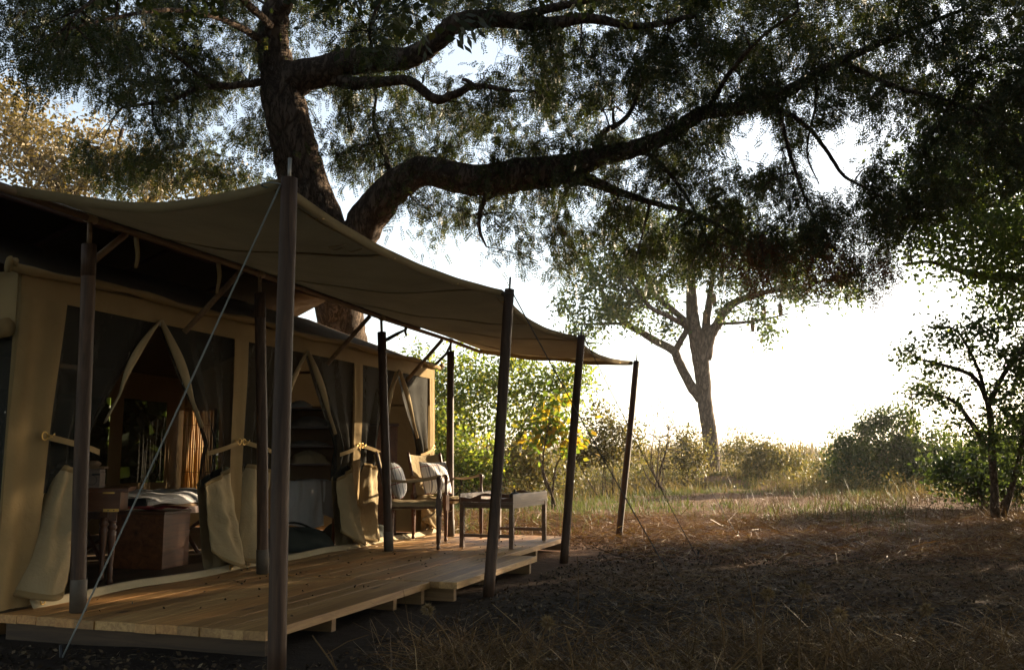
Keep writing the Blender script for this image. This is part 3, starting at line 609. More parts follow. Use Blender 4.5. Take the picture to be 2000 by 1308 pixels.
MB().box((0, 0, .05), (.34, .24, .10), ch=.003).build('body', M['grey_box'], o); MB().box((0, 0, .1125), (.335, .245, .022), ch=.004).build('lid', M['grey_box'], o)
for k in range(4): MB().tube([(-.12 + .08 * k + .032 * math.cos(a), -.1215, .05 + .032 * math.sin(a)) for a in np.linspace(0, 6.28, 20)], .0016, 4).build('carving', M['iron'], o)
for sx in (-1, 1): MB().box((sx * .145, -.1225, .088), (.05, .003, .012)).build('corner_plate', M['iron'], o)
o = MB().box((0, 0, .008), (.30, .20, .016), ch=.003).build('wooden_tray', M['thin_pole'], None); o.location = onDesk((-.16, .2, .786)); o.rotation_euler = (0, 0, math.radians(33)); tag(o, 'thin pale wooden board lying on the writing box', 'board')
for k, (dx, r, lb) in enumerate(((-.10, .09, 'dark folded leather pouch on the writing box'), (.06, .055, 'small flat brown purse on top of the writing box'))):
    m = MB().lathe([(r * .75, 0), (r, .012), (r * .97, .026), (r * .6, .038), (r * .2, .042)], n=18); o = m.build('leather_pouch', M['brown_cloth' if k else 'black_cloth'], None, True); o.location = onDesk((-.16 + dx, .2, .803)); o.scale = (1.2, .8, 1); tag(o, lb, 'pouch')
o = thing('glass_bottle', 'clear glass bottle standing behind the net at the tent corner', 'bottle', onDesk((-.56, .1, .660)))
MB().lathe([(.03, 0), (.037, .01), (.037, .15), (.03, .18), (.013, .21), (.012, .25), (.015, .255)], n=16).build('body', M['glass'], o, True)
MB().lathe([(.010, .2555), (.012, .262), (.02, .28), (.012, .30), (.004, .304)], n=12).build('stopper', M['glass'], o, True)
bx = thing('wooden_chest', 'square figured-wood chest on the tent floor beside the bed', 'chest', (-5.21, 6.48, DZ), math.radians(8))
MB().box((0, 0, .21), (.42, .40, .42), ch=.004).build('body', M['chest_wood'], bx); MB().box((0, 0, .4325), (.44, .42, .023), ch=.004).build('lid', M['mahogany_flat'], bx)
o = MB().grid(14, 10, lambda u, v: ((u - .5) * .42, (v - .5) * .34, .01 + .012 * math.sin(8 * u) * math.sin(6 * v))).build('red_cloth', M['red_cloth'], None, True, .006); o.location = (-5.21, 6.48, DZ + .456); tag(o, 'dark red cloth lying on the wooden chest', 'cloth')
bed = thing('camp_bed', 'low wooden camp bed with white bedding inside the tent', 'bed', (-5.96, 7.35, DZ), 0)
for sx in (-1, 1):
    MB().box((sx * .42, 0, .40), (.05, 2.0, .06)).build('side_rail', M['mahogany'], bed)
    for sy in (-.9, -.3, .3, .9):
        MB().tube([(sx * .42, sy - .12, 0), (sx * -.1, sy + .12, .40)], .018, 7).build('leg', M['mahogany'], bed, True)
for sy in (-1, 1): MB().box((0, sy * .98, .40), (.80, .045, .055)).build('end_rail', M['mahogany'], bed)
MB().box((0, 0, .44), (.86, 1.96, .03), ch=.008).build('canvas_base', M['brown_cloth'], bed)
def mat_(u, v):
    a, b = (u - .5) * 2, (v - .5) * 2; h = .10 * (1 - abs(a) ** 8) * (1 - abs(b) ** 10)
    return (a * .43, b * .98, .456 + h + .010 * math.sin(9 * a + 4 * b) + .008 * math.sin(13 * b))
o = MB().grid(24, 40, mat_).build('bedding', M['white_cloth'], None, True, .006); o.location = (-5.96, 7.35, DZ); tag(o, 'white sheet and mattress spread over the camp bed', 'bedding')
o = MB().box((0, 0, .03), (.18, .06, .06), ch=.015).build('dark_case', M['black_cloth'], None); o.location = onDesk((.30, .46, .60 - .10)); 
o.location = (-5.30, 6.36, DZ + .480); o.rotation_euler = (0, 0, .5); tag(o, 'small black case lying on the cloth on the chest', 'case')
rm = thing('reed_mat', 'golden reed blind on the far inner wall of the tent', 'mat', (-7.7, S1 - .06, .62))
V = MB()
for k in range(46):
    x = -.25 + .5 * k / 45; V.tube([(x + pr.uniform(-.004, .004), pr.uniform(-.004, .004), -.02 + pr.uniform(-.03, .02)), (x + pr.uniform(-.006, .006), 0, .5), (x + pr.uniform(-.004, .004), 0, 1.02)], .0062, 5)
o = V.build('reeds', M['reed'], rm, True); o['kind'] = 'stuff'
for z in (.2, .5, .8): MB().box((0, -.008, z), (.5, .004, .006)).build('binding', M['strap_leather'], rm)
# hanging shelf unit seen through the middle doorway
sh = thing('hanging_shelf', 'dark open shelf unit with folded clothes behind the middle doorway', 'shelf', (-5.02, 8.60, DZ), math.radians(31))
for z in (.62, .80, .985, 1.175, 1.37): MB().box((0, .12, z), (.50, .30, .014)).build('shelf_board', M['mahogany_flat'], sh)
for sx in (-1, 1): MB().box((sx * .257, .12, .995), (.014, .31, .78)).build('side_panel', M['mahogany_flat'], sh)
MB().box((0, .277, .995), (.52, .008, .78)).build('back_panel', M['brown_cloth'], sh)
for sx in (-1, 1): MB().tube([(sx * .25, -.02, 0), (sx * .25, -.02, .60)], .014, 7).build('leg', M['mahogany'], sh, True)
for sx in (-1, 1): MB().tube([(sx * .25, .26, 0), (sx * .25, .26, .60)], .014, 7).build('leg', M['mahogany'], sh, True)
def onShelf(p): return chairpt((-5.02, 8.60, DZ), math.radians(31), p)
def bundle(p, r, h, mat, lb, seed):
    rr = random.Random(seed); ph = [rr.uniform(0, 6) for _ in range(6)]
    def f(u, v):
        a = u * 2 * math.pi; b = v * math.pi / 2
        k = 1 + .13 * math.sin(3 * a + ph[0]) + .09 * math.sin(7 * a + ph[1] + 5 * v) + .06 * math.sin(11 * v + ph[2])
        return (r * 1.25 * math.cos(a) * math.cos(b) * k, r * .75 * math.sin(a) * math.cos(b) * k, h * math.sin(b) * (1 + .12 * math.sin(5 * a + ph[3])) + .001)
    o = MB().grid(30, 12, f).build('folded_clothes', M[mat], None, True); o.location = onShelf(p); o.rotation_euler = (0, 0, math.radians(31)); tag(o, lb, 'clothes', 'clothes on the shelf unit')
bundle((-.02, .10, 1.184), .15, .10, 'grey_cloth', 'crumpled grey clothes on the top inside shelf', 1)
bundle((-.03, .10, .993), .16, .05, 'grey_cloth', 'flat grey folded clothes on the middle shelf', 2)
bundle((-.03, .10, .808), .16, .12, 'canvas_pale', 'tan rolled blanket on the lower shelf', 3)
bundle((.0, .10, .628), .14, .025, 'white_cloth', 'thin white folded cloth on the bottom shelf', 4)
bundle((-.12, .10, 1.378), .09, .07, 'white_cloth', 'small white cloth lying on top of the shelf unit', 5)
o = MB().grid(20, 20, lambda u, v: ((u - .5) * .42 + .01 * math.sin(6 * v), .02 * math.sin(u * 15) + .012 * math.sin(u * 31 + v), -.46 * v + .02 * math.sin(u * 7) * v)).build('hanging_sheet', M['white_cloth'], None, True, .003); o.location = onShelf((-.06, -.07, .64)); o.rotation_euler = (0, 0, math.radians(31)); tag(o, 'white cloth hanging down below the shelf unit', 'cloth')
o = MB().grid(14, 16, lambda u, v: ((u - .5) * .2 * (1 - .3 * v), .012 * math.sin(u * 9), -.34 * v - .05 * u * v)).build('hanging_towel', M['grey_cloth'], None, True, .003); o.location = onShelf((.20, -.07, .64)); o.rotation_euler = (0, 0, math.radians(31)); tag(o, 'dull brown cloth corner hanging beside the white cloth', 'cloth')
def bag(loc, r, h, seed, lb):
    rr = random.Random(seed); ph = [rr.uniform(0, 6) for _ in range(6)]
    def f(u, v):
        a = u * 2 * math.pi; b = v * math.pi / 2; k = 1 + .12 * math.sin(2 * a + ph[0]) + .07 * math.sin(5 * a + ph[1] + 4 * v) + .05 * math.sin(9 * a + 6 * v)
        return (r[0] * math.cos(a) * math.cos(b) ** .6 * k, r[1] * math.sin(a) * math.cos(b) ** .6 * k, h * math.sin(b) * (1 + .1 * math.sin(4 * a + ph[2])))
    o = thing('duffel_bag', lb, 'bag', loc, .5); MB().grid(36, 14, f).build('body', M['canvas_dark'], o, True)
    MB().tube([(-.2 + .4 * t, .02, h * .93 + .07 * math.sin(math.pi * t)) for t in np.linspace(0, 1, 12)], .011, 6).build('handle', M['black_cloth'], o, True)
bag((-4.86, 8.02, DZ), (.36, .24), .20, 3, 'dark green duffel bag slumped on the floor in the middle doorway')
bag((-4.95, 9.45, DZ), (.34, .22), .17, 8, 'dark bag lying on the floor behind the armchairs')
wb = thing('tall_board', 'tall red-brown wooden cabinet standing inside the far doorway', 'cabinet', (-4.90, 10.0, DZ), math.radians(28))
MB().box((0, .1, .62), (.34, .18, 1.24), ch=.004).build('body', M['chest_wood'], wb); MB().box((0, .1, 1.255), (.37, .21, .028), ch=.004).build('top', M['mahogany_flat'], wb)
MB().box((.0, .003, .62), (.31, .014, 1.16), ch=.003).build('door', M['chest_wood'], wb)

# ------------------------------------------------------------------ vegetation generators
def catmull(P, Rr, n):
    P = np.array(P, float); out = []; ro = []
    Q = np.vstack([2 * P[0] - P[1], P, 2 * P[-1] - P[-2]])
    for i in range(len(P) - 1):
        for t in np.linspace(0, 1, n, endpoint=False):
            a, b, c, d = Q[i:i + 4]
            out.append(.5 * ((2 * b) + (-a + c) * t + (2 * a - 5 * b + 4 * c - d) * t * t + (-a + 3 * b - 3 * c + d) * t ** 3)); ro.append(Rr[i] + (Rr[i + 1] - Rr[i]) * t)
    out.append(P[-1]); ro.append(Rr[-1]); return np.array(out), ro
def unit(v): return v / (np.linalg.norm(v, axis=-1, keepdims=True) + 1e-9)
class Tree:
    def __init__(s, seed): s.wood = MB(); s.nodes = []; s.leaves = []; s.r = np.random.default_rng(seed); s.pr = random.Random(seed); s.O = []; s.sp = []
    def limb(s, pts, rads, sides=10, n=5, jit=.06, wob=.0):
        P, Rr = catmull(pts, rads, n)
        if wob: P = P + s.r.normal(0, 1, P.shape) * np.array(Rr)[:, None] * wob
        s.wood.tube(P, Rr, sides, True, jit, s.pr); s.nodes += [tuple(p) + (r,) for p, r in zip(P, Rr)]
    def twigs(s, T, sag=.12, rmax=.03, sprays=30, spread=.22, fromr=(.3, 1.0), out=None, droop=.5, sides=4, maxd=None):
        out = s.O if out is None else out
        T = np.array(T, float); N0 = np.array(s.nodes)
        d0 = np.array([np.min(np.linalg.norm(N0[:, :3] - t, axis=1)) for t in T]); T = T[np.argsort(d0)]
        buf = np.zeros((len(s.nodes) + 4 * len(T), 4)); k = len(s.nodes); buf[:k] = N0
        for t in T:
            dd = np.linalg.norm(buf[:k, :3] - t, axis=1) + .25 * (buf[:k, 3] < .008); i = int(np.argmin(dd)); p0 = buf[i, :3]; Ln = np.linalg.norm(t - p0)
            if Ln < .08: Ln = .08
            r0 = min(buf[i, 3] * .7, .007 + .014 * Ln, rmax); mid = (p0 + t) / 2 + s.r.normal(0, .10 * Ln, 3) + np.array([0, 0, sag * Ln])
            us = np.linspace(0, 1, 6); C = [(1 - u) ** 2 * p0 + 2 * u * (1 - u) * mid + u * u * t for u in us]
            s.wood.tube(C, [r0 * (1 - .75 * u) + .0015 for u in us], sides, False)
            for u, q in ((.4, C[2]), (.6, C[3]), (.8, C[4]), (1., C[5])): buf[k] = (*q, r0 * (1 - .75 * u)); k += 1
            m = int(sprays * s.r.uniform(.6, 1.4)); uu = s.r.uniform(fromr[0], fromr[1], m)[:, None]
            q0 = (1 - uu) ** 2 * p0 + 2 * uu * (1 - uu) * mid + uu * uu * t; o = q0 + s.r.normal(0, spread, (m, 3)) * (0.3 + .7 * uu); s.sp.append((q0, o))
            dr = unit(unit(t - p0)[None] * .6 + s.r.normal(0, .55, (m, 3)) + np.array([0, 0, -droop])); out.append((o, dr))
        s.nodes = [tuple(b) for b in buf[:k]]
    def collect(s, out=None):
        out = s.O if out is None else out
        return np.vstack([a for a, _ in out]), np.vstack([b for _, b in out])
def pinnate(O, D, r, Lr=.16, k=7, l=.032, wd=.009, tri=False):
    n = len(O); side = unit(np.cross(D, r.normal(0, 1, (n, 3)))); up = np.cross(side, D); Ls = Lr * r.uniform(.6, 1.3, (n, 1)); out = []
    for i in range(k):
        t = (i + .6) / k; c = O + D * Ls * t + np.array([0, 0, -.25]) * Ls * t * t; ll = l * (1 - .35 * abs(t - .45)) * r.uniform(.75, 1.25, (n, 1))
        for sg in (-1, 1):
            a = unit(side * sg + D * .45 + up * r.normal(0, .25, (n, 1)) + np.array([0, 0, -.15])); b = unit(np.cross(a, up)) * wd
            out.append(np.stack([c, c + a * ll * .62 + b, c + a * ll - b * .9], 1) if tri else np.stack([c, c + a * ll * .5 + b, c + a * ll, c + a * ll * .5 - b], 1))
    return np.stack(out, 1).reshape(-1, 3)
def broad(O, D, r, l=.08, wd=.022, fold=.2):
    n = len(O); a = unit(D + r.normal(0, .35, (n, 3))); side = unit(np.cross(a, r.normal(0, 1, (n, 3)))); nn = np.cross(a, side)
    ll = l * r.uniform(.6, 1.3, (n, 1)); ww = wd * r.uniform(.7, 1.25, (n, 1))
    return np.stack([O, O + a * ll * .45 + side * ww + nn * ww * fold, O + a * ll, O + a * ll * .45 - side * ww + nn * ww * fold], 1).reshape(-1, 3)
def plant(name, label, cat, tree, barkm, foliage, base, group=None, wn='trunk', smooth=True):
    o = thing(name, label, cat, tuple(base), 0, group); b = np.array(base)
    tree.wood.v = [(v[0] - b[0], v[1] - b[1], v[2] - b[2]) for v in tree.wood.v]
    tree.wood.build(wn, M[barkm], o, smooth)
    for pn, V, mt, *kk in foliage:
        if V is None or not len(V): continue
        f = link(pn, quads_mesh(pn, V - b, *kk), M[mt], o); f['kind'] = 'stuff'
    return o
def ell(r, cx, cy, rx, ry, n, d0, d1):
    a = r.uniform(0, 2 * np.pi, n); q = np.sqrt(r.uniform(0, 1, n)); dd = r.uniform(d0, d1, n)
    return [at(cx + rx * q_ * math.cos(a_), cy + ry * q_ * math.sin(a_), d_) for a_, q_, d_ in zip(a, q, dd)]
def blob(r, c, rad, n, hollow=.35):
    v = unit(r.normal(0, 1, (n, 3))); q = hollow + (1 - hollow) * r.uniform(0, 1, (n, 1)) ** .5
    return np.array(c) + v * q * np.array(rad)
def limb_px(t, L_, sides=12, jit=.05, n=5, wob=.0, ws=.86):
    """L_: (px, py, depth, width in px)"""
    t.limb([at(x, y, d) for x, y, d, _ in L_], [wp * ws / 2 / F * d for *_, d, wp in L_], sides, n, jit, wob)

# ------------------------------------------------------------------ the big tree over the tent
T = Tree(11); r = T.r
limb_px(T, [(702, 1040, 14.2, 150), (694, 860, 14.2, 118), (676, 700, 14.1, 106), (664, 620, 14.1, 104), (655, 540, 14.0, 112), (625, 440, 13.9, 112), (588, 340, 13.9, 108), (566, 250, 13.8, 98), (553, 190, 13.8, 98), (548, 140, 13.8, 92)], 22, .035, 6, .02)
limb_px(T, [(660, 560, 14.0, 90), (690, 480, 13.9, 88), (728, 415, 13.8, 84), (775, 362, 13.7, 74), (835, 334, 13.6, 66), (920, 352, 13.5, 72), (1010, 342, 13.4, 78), (1100, 330, 13.3, 68), (1170, 306, 13.2, 46), (1240, 290, 13.1, 40), (1310, 262, 13.0, 37), (1370, 222, 12.9, 33), (1440, 213, 12.8, 32), (1520, 200, 12.7, 28)], 18, .05, 6, .04)
limb_px(T, [(1500, 203, 12.7, 26), (1560, 165, 12.6, 26), (1620, 130, 12.5, 22), (1690, 98, 12.4, 17), (1770, 62, 12.3, 13), (1880, 20, 12.2, 8)], 10, .06, 5, .06)
limb_px(T, [(1505, 210, 12.7, 16), (1550, 228, 12.6, 12), (1590, 262, 12.5, 10), (1625, 310, 12.5, 9), (1650, 345, 12.4, 8), (1700, 372, 12.4, 6), (1760, 410, 12.3, 4)], 8, .08, 5, .1)
limb_px(T, [(1522, 212, 12.7, 14), (1532, 260, 12.6, 11), (1545, 310, 12.6, 9), (1570, 380, 12.5, 6), (1600, 450, 12.5, 4)], 8, .08, 5, .1)
limb_px(T, [(1595, 150, 12.5, 8), (1592, 210, 12.5, 7), (1580, 262, 12.4, 6), (1578, 310, 12.4, 5), (1600, 360, 12.4, 3)], 6, .08, 5, .1)
limb_px(T, [(556, 160, 13.8, 86), (610, 146, 13.7, 72), (680, 122, 13.6, 62), (745, 118, 13.5, 54), (800, 112, 13.4, 50), (850, 84, 13.3, 44), (884, 50, 13.2, 44), (940, 36, 13.1, 40), (1010, 42, 13.0, 36), (1080, 46, 12.9, 30), (1150, 36, 12.8, 24), (1250, 52, 12.7, 16), (1360, 30, 12.6, 10)], 16, .05, 6, .04)
limb_px(T, [(880, 52, 13.2, 22), (980, 40, 13.0, 22), (1080, 16, 12.8, 20), (1180, -10, 12.6, 14), (1300, -60, 12.3, 10)], 10, .05, 5, .05)
limb_px(T, [(548, 150, 13.8, 86), (534, 80, 13.7, 70), (545, 10, 13.5, 60), (575, -90, 13.2, 48), (560, -220, 12.6, 36), (600, -400, 12, 24)], 14, .05, 5, .04)
limb_px(T, [(640, 150, 13.7, 34), (690, 164, 13.5, 30), (745, 160, 13.3, 24), (800, 158, 13.2, 22), (850, 194, 13.1, 22), (890, 184, 13.0, 18), (930, 168, 12.9, 15), (1005, 178, 12.8, 6)], 10, .07, 5, .07)
limb_px(T, [(925, 168, 12.9, 12), (912, 158, 12.9, 10), (902, 155, 12.9, 8)], 7)
limb_px(T, [(520, 160, 13.7, 20), (450, 168, 13.3, 16), (390, 172, 13.0, 14), (330, 196, 12.7, 11), (240, 210, 12.3, 7)], 8, .07, 5, .08)
limb_px(T, [(440, 168, 13.2, 10), (400, 155, 13.0, 9), (350, 115, 12.7, 8), (290, 70, 12.3, 6)], 7, .07, 5, .08)
limb_px(T, [(530, 90, 13.7, 20), (440, 40, 12.8, 14), (330, 20, 11.5, 10), (200, 40, 10.0, 7), (90, 70, 9, 4)], 8, .07, 5, .08)
limb_px(T, [(540, 60, 13.7, 18), (400, -60, 11, 16), (250, -40, 8.5, 12), (170, 10, 7.2, 8), (120, 60, 6.6, 4)], 8, .07, 5, .08)
limb_px(T, [(545, 20, 13.6, 24), (640, -70, 11.5, 22), (760, -60, 9.5, 16), (740, 0, 8.5, 9), (720, 60, 8.2, 5)], 8, .07, 5, .08)
limb_px(T, [(972, 372, 13.4, 26), (945, 392, 13.4, 14), (936, 430, 13.3, 9), (938, 455, 13.3, 8), (950, 482, 13.3, 4)], 8, .08, 5, .08)
limb_px(T, [(1110, 345, 13.3, 40), (1150, 352, 13.2, 30), (1200, 372, 13.1, 20), (1270, 395, 13.0, 13), (1360, 420, 12.9, 9), (1460, 470, 12.7, 6)], 9, .07, 5, .07)
limb_px(T, [(1165, 300, 13.2, 20), (1178, 260, 13.2, 16), (1215, 238, 13.1, 12), (1240, 200, 13.0, 10), (1255, 140, 12.9, 7)], 8, .07, 5, .07)
limb_px(T, [(770, 370, 13.7, 16), (760, 330, 13.8, 13), (745, 280, 13.9, 11), (730, 240, 14.0, 8), (735, 190, 14, 6)], 8, .07, 5, .08)
limb_px(T, [(1640, 120, 12.5, 14), (1750, 170, 12.2, 11), (1860, 200, 12.0, 8), (1980, 260, 11.8, 5)], 8, .07, 5, .08)
limb_px(T, [(1250, 290, 13.1, 14), (1300, 330, 12.9, 10), (1350, 400, 12.6, 7), (1380, 470, 12.4, 4)], 7, .07, 5, .08)
limb_px(T, [(1380, 220, 12.9, 14), (1420, 150, 12.4, 12), (1480, 80, 11.8, 9), (1560, 20, 11.2, 6)], 7, .07, 5, .08)
limb_px(T, [(600, -300, 12, 26), (900, -320, 10, 20), (1300, -260, 8.5, 14), (1600, -120, 7.6, 7)], 8, .07, 5, .08)
LOWX = [-80, 0, 120, 160, 330, 480, 560, 650, 720, 790, 850, 1000, 1100, 1200, 1300, 1400, 1500, 1600, 1700, 1760, 1820, 1900, 2080]
LOWY = [120, 120, 190, 330, 385, 385, 330, 330, 380, 470, 480, 490, 545, 490, 545, 570, 570, 545, 560, 500, 440, 380, 340]
def dens(x, y):
    q = 1.0
    for cx, cy, rx, ry, a in ((1270, 140, 330, 170, .75), (1650, 110, 330, 110, .35), (250, 60, 330, 90, .35), (930, 460, 220, 70, -.48), (1630, 300, 95, 95, -.6), (1480, 290, 60, 70, -.55), (720, 230, 120, 130, .35), (1420, 430, 200, 90, .3), (900, 110, 100, 60, -.5)):
        q += a * math.exp(-(((x - cx) / rx) ** 2 + ((y - cy) / ry) ** 2))
    return q
E_ = []; B_ = []
for gx_ in np.arange(-60, 2080, 44):
    for gy_ in np.arange(-50, 580, 44):
        x, y = gx_ + r.uniform(-22, 22), gy_ + r.uniform(-22, 22)
        if y > np.interp(x, LOWX, LOWY) + r.uniform(-25, 15): continue
        n_ = dens(x, y) * 2.4; n_ = int(n_) + (r.uniform() < n_ % 1)
        base = np.interp(x, [0, 550, 1100, 2000], [11.2, 14, 13.2, 11.6])
        for _ in range(n_): E_.append(at(x + r.uniform(-16, 16), y + r.uniform(-16, 16), base + r.uniform(-.5, 2.6)))
        if r.uniform() < .22: B_.append(at(x, y, base + r.uniform(-.3, 2.0)))
NEAR = ell(r, 235, 100, 90, 50, 9, 6.4, 7.4) + ell(r, 60, 110, 60, 50, 5, 6.4, 7.4) + ell(r, 265, 165, 25, 30, 3, 6.6, 7.0) + ell(r, 110, 160, 50, 30, 3, 6.6, 7.2) + ell(r, 715, 70, 60, 50, 7, 7.8, 8.8) + ell(r, 760, 130, 30, 40, 2, 7.8, 8.5) + ell(r, 1540, 20, 90, 40, 6, 7, 8.2)
GAPS = [(905, 120, 55, 40), (1165, 38, 45, 22), (745, 195, 22, 16), (1475, 275, 45, 55), (1640, 300, 55, 60), (140, 220, 30, 40), (950, 90, 60, 30), (640, 205, 18, 26), (1215, 220, 45, 22), (205, 250, 45, 40)]
def keep(P, frac=1.0):
    x, y, z = projpx(P); m = np.ones(len(P), bool)
    for gx_, gy_, a, b in GAPS: m &= ~((((x - gx_) / a) ** 2 + ((y - gy_) / b) ** 2 < 1) & (r.uniform(0, 1, len(P)) < .88))
    return m
E_ = np.array(E_); E_ = E_[keep(E_)]
T.twigs(np.array(B_), .12, .06, 0, .2, (.25, 1), None, .5, 6)
T.twigs(E_, .10, .035, 32, .21, (.25, 1), None, .55)
# unseen crown added above, behind and right of the frame to block sky light
W = blob(r, (-1.5, 9.0, 7.4), (10.5, 8.5, 3.0), 620, .2); x, y, z = projpx(W)
W = W[~((x > -60) & (x < 2060) & (y > -40) & (z > 0)) & (W[:, 2] > 4.6)]
T.limb([(-4.6, 9.5, 8.6), (-3, 6, 8.8), (-.5, 2, 8.4), (1.0, -2, 7.6)], [.16, .13, .09, .05], 9, 6, .06, .05)
T.limb([(-2, 4.5, 8.7), (2.5, 5, 8.2), (6, 6, 7.4)], [.1, .08, .04], 8, 6, .06, .05)
W2 = blob(r, (-.5, 1.0, 7.0), (10, 7.5, 1.8), 620, .1); x, y, z = projpx(W2); W = np.vstack([W, W2[~((x > -60) & (x < 2060) & (y > -40) & (z > 0))]])
OUTF = []; T.twigs(W, .10, .04, 26, .32, (.25, 1), OUTF, .5)
NR = []; T.twigs(np.array(NEAR), .05, .012, 16, .12, (.3, 1), NR, .8)
DEADT = np.array(ell(r, 1465, 530, 70, 60, 12, 12, 12.8) + ell(r, 1690, 500, 70, 60, 16, 11.6, 12.6) + ell(r, 1720, 560, 30, 40, 4, 11.8, 12.4) + ell(r, 1580, 520, 80, 40, 10, 12, 12.8))
DD = []; T.twigs(DEADT, .0, .012, 34, .14, (.3, 1), DD, 1.0)
NS = len(T.O); SP = [len(a) for a, _ in T.O]; O, D = T.collect(); m = keep(O)
q0 = np.vstack([a for a, _ in T.sp[:NS]])[m]; q1 = O[m]; q2 = q1 + D[m] * .15 + np.array([0, 0, -.03]); wv = unit(r.normal(0, 1, q0.shape)) * .0022
sprigs = np.vstack([np.stack([q0 - wv * 1.3, q0 + wv * 1.3, q1], 1).reshape(-1, 3), np.stack([q1 - wv, q1 + wv, q2], 1).reshape(-1, 3)])
crown = pinnate(O[m], D[m], r, .16, 7, .044, .0128, True)
O, D = T.collect(OUTF); crown2 = pinnate(O, D, r, .3, 3, .12, .035)
O, D = T.collect(NR); crown3 = pinnate(O, D, r, .14, 9, .024, .0065)
O, D = T.collect(DD); dead = pinnate(O, D, r, .2, 5, .035, .006)
plant('acacia_tree', 'huge spreading tree with thick crooked limbs rising behind the tent', 'tree', T, 'bark_big', [('crown', crown, 'leaf_big', 3), ('sprigs', sprigs, 'bark_thin', 3), ('upper_crown', np.vstack([crown2, crown3]), 'leaf_big'), ('dead_foliage', dead, 'leaf_dead')], at(702, 1030, 14.2) * np.array([1, 1, 0]))

# ------------------------------------------------------------------ sausage tree
T = Tree(21); r = T.r; d = 36.
px = lambda L_: [(a, b, d + (c_ if len(q) > 3 else 0), q[-1]) for q in L_ for a, b, c_ in [(q[0], q[1], q[2] if len(q) > 3 else 0)]]
limb_px(T, px([(1398, 955, 50), (1394, 935, 38), (1386, 850, 34), (1376, 780, 33), (1372, 730, 35), (1366, 690, 38), (1358, 650, 32), (1352, 610, 28), (1350, 560, 22), (1346, 490, 14)]), 16, .05, 5, .02)
limb_px(T, px([(1368, 780, 24), (1345, 745, 22), (1325, 705, 20), (1316, 685, 20), (1285, 668, 1, 18), (1255, 650, 1, 15), (1222, 632, 1, 13), (1190, 600, 1, 11), (1172, 560, 1, 8), (1140, 500, 1, 5)]), 10, .06, 5, .05)
limb_px(T, px([(1318, 690, 16), (1330, 665, 15), (1340, 640, 12), (1310, 620, -1, 12), (1270, 600, -1, 10), (1240, 560, -1, 8), (1220, 530, -1, 5)]), 9, .06, 5, .05)
limb_px(T, px([(1378, 700, 30), (1385, 660, 26), (1402, 632, 22), (1418, 605, 20), (1440, 588, 18), (1490, 572, 12), (1560, 560, 8), (1640, 540, 5)]), 10, .06, 5, .05)
limb_px(T, px([(1375, 680, 24), (1378, 640, 20), (1385, 590, 15), (1392, 540, 10), (1410, 480, 6)]), 9, .06, 5, .05)
limb_px(T, px([(1350, 640, 16), (1325, 615, 15), (1290, 585, 13), (1270, 560, 10), (1255, 520, 7)]), 8, .06, 5, .05)
limb_px(T, px([(1412, 632, 8), (1450, 630, 7), (1500, 622, 5), (1540, 612, 3)]), 6, .06, 4, .1)
limb_px(T, px([(1222, 632, 8), (1180, 632, 6), (1130, 633, 5)]), 6, .06, 4, .1)
Tg = []
for e in [(1200, 560, 80, 55, 40, 34, 37), (1150, 590, 50, 45, 16, 34, 37), (1180, 510, 70, 40, 22, 34, 38), (1290, 520, 90, 50, 40, 34, 38), (1390, 500, 100, 50, 44, 34, 38), (1500, 540, 100, 40, 36, 34, 38), (1600, 560, 90, 35, 26, 34, 38), (1440, 600, 60, 20, 6, 35, 37), (1290, 630, 40, 20, 7, 35, 37), (1500, 640, 18, 26, 5, 35, 36), (1140, 640, 40, 25, 6, 35, 37), (1250, 600, 60, 30, 14, 35, 37), (1270, 450, 90, 40, 24, 35, 38), (1400, 440, 110, 40, 28, 35, 38), (1540, 490, 90, 40, 22, 35, 38)]: Tg += ell(r, *e)
T.twigs(np.array(Tg), .15, .05, 60, .32, (.4, 1), None, .2); O, D = T.collect()
plant('sausage_tree', 'upright forked tree with long hanging fruits beyond the awning', 'tree', T, 'bark_pale', [('crown', broad(O, D, r, .20, .046), 'leaf_sausage')], at(1396, 946, 36) * np.array([1, 1, 0]))
for (x, y), lb in zip(((1470, 634), (1492, 608), (1524, 603), (1377, 618), (1395, 585)), ('sausage fruit hanging lowest, left of the other dangling fruits', 'sausage fruit second along the thin right branch', 'sausage fruit near the tip of the right branch', 'sausage fruit hanging against the main fork', 'sausage fruit high in the middle of the crown')):
    o = thing('sausage_fruit', lb, 'fruit', tuple(at(x, y, 35.8)), 0, 'fruits of the sausage tree')
    MB().lathe([(.01, -.28), (.06, -.25), (.085, -.1), (.085, .08), (.06, .2), (.02, .25)], n=10).build('fruit', M['fruit'], o, True); MB().tube([(0, 0, .24), (.02, 0, .7)], .012, 5).build('stalk', M['bark_thin'], o, True)

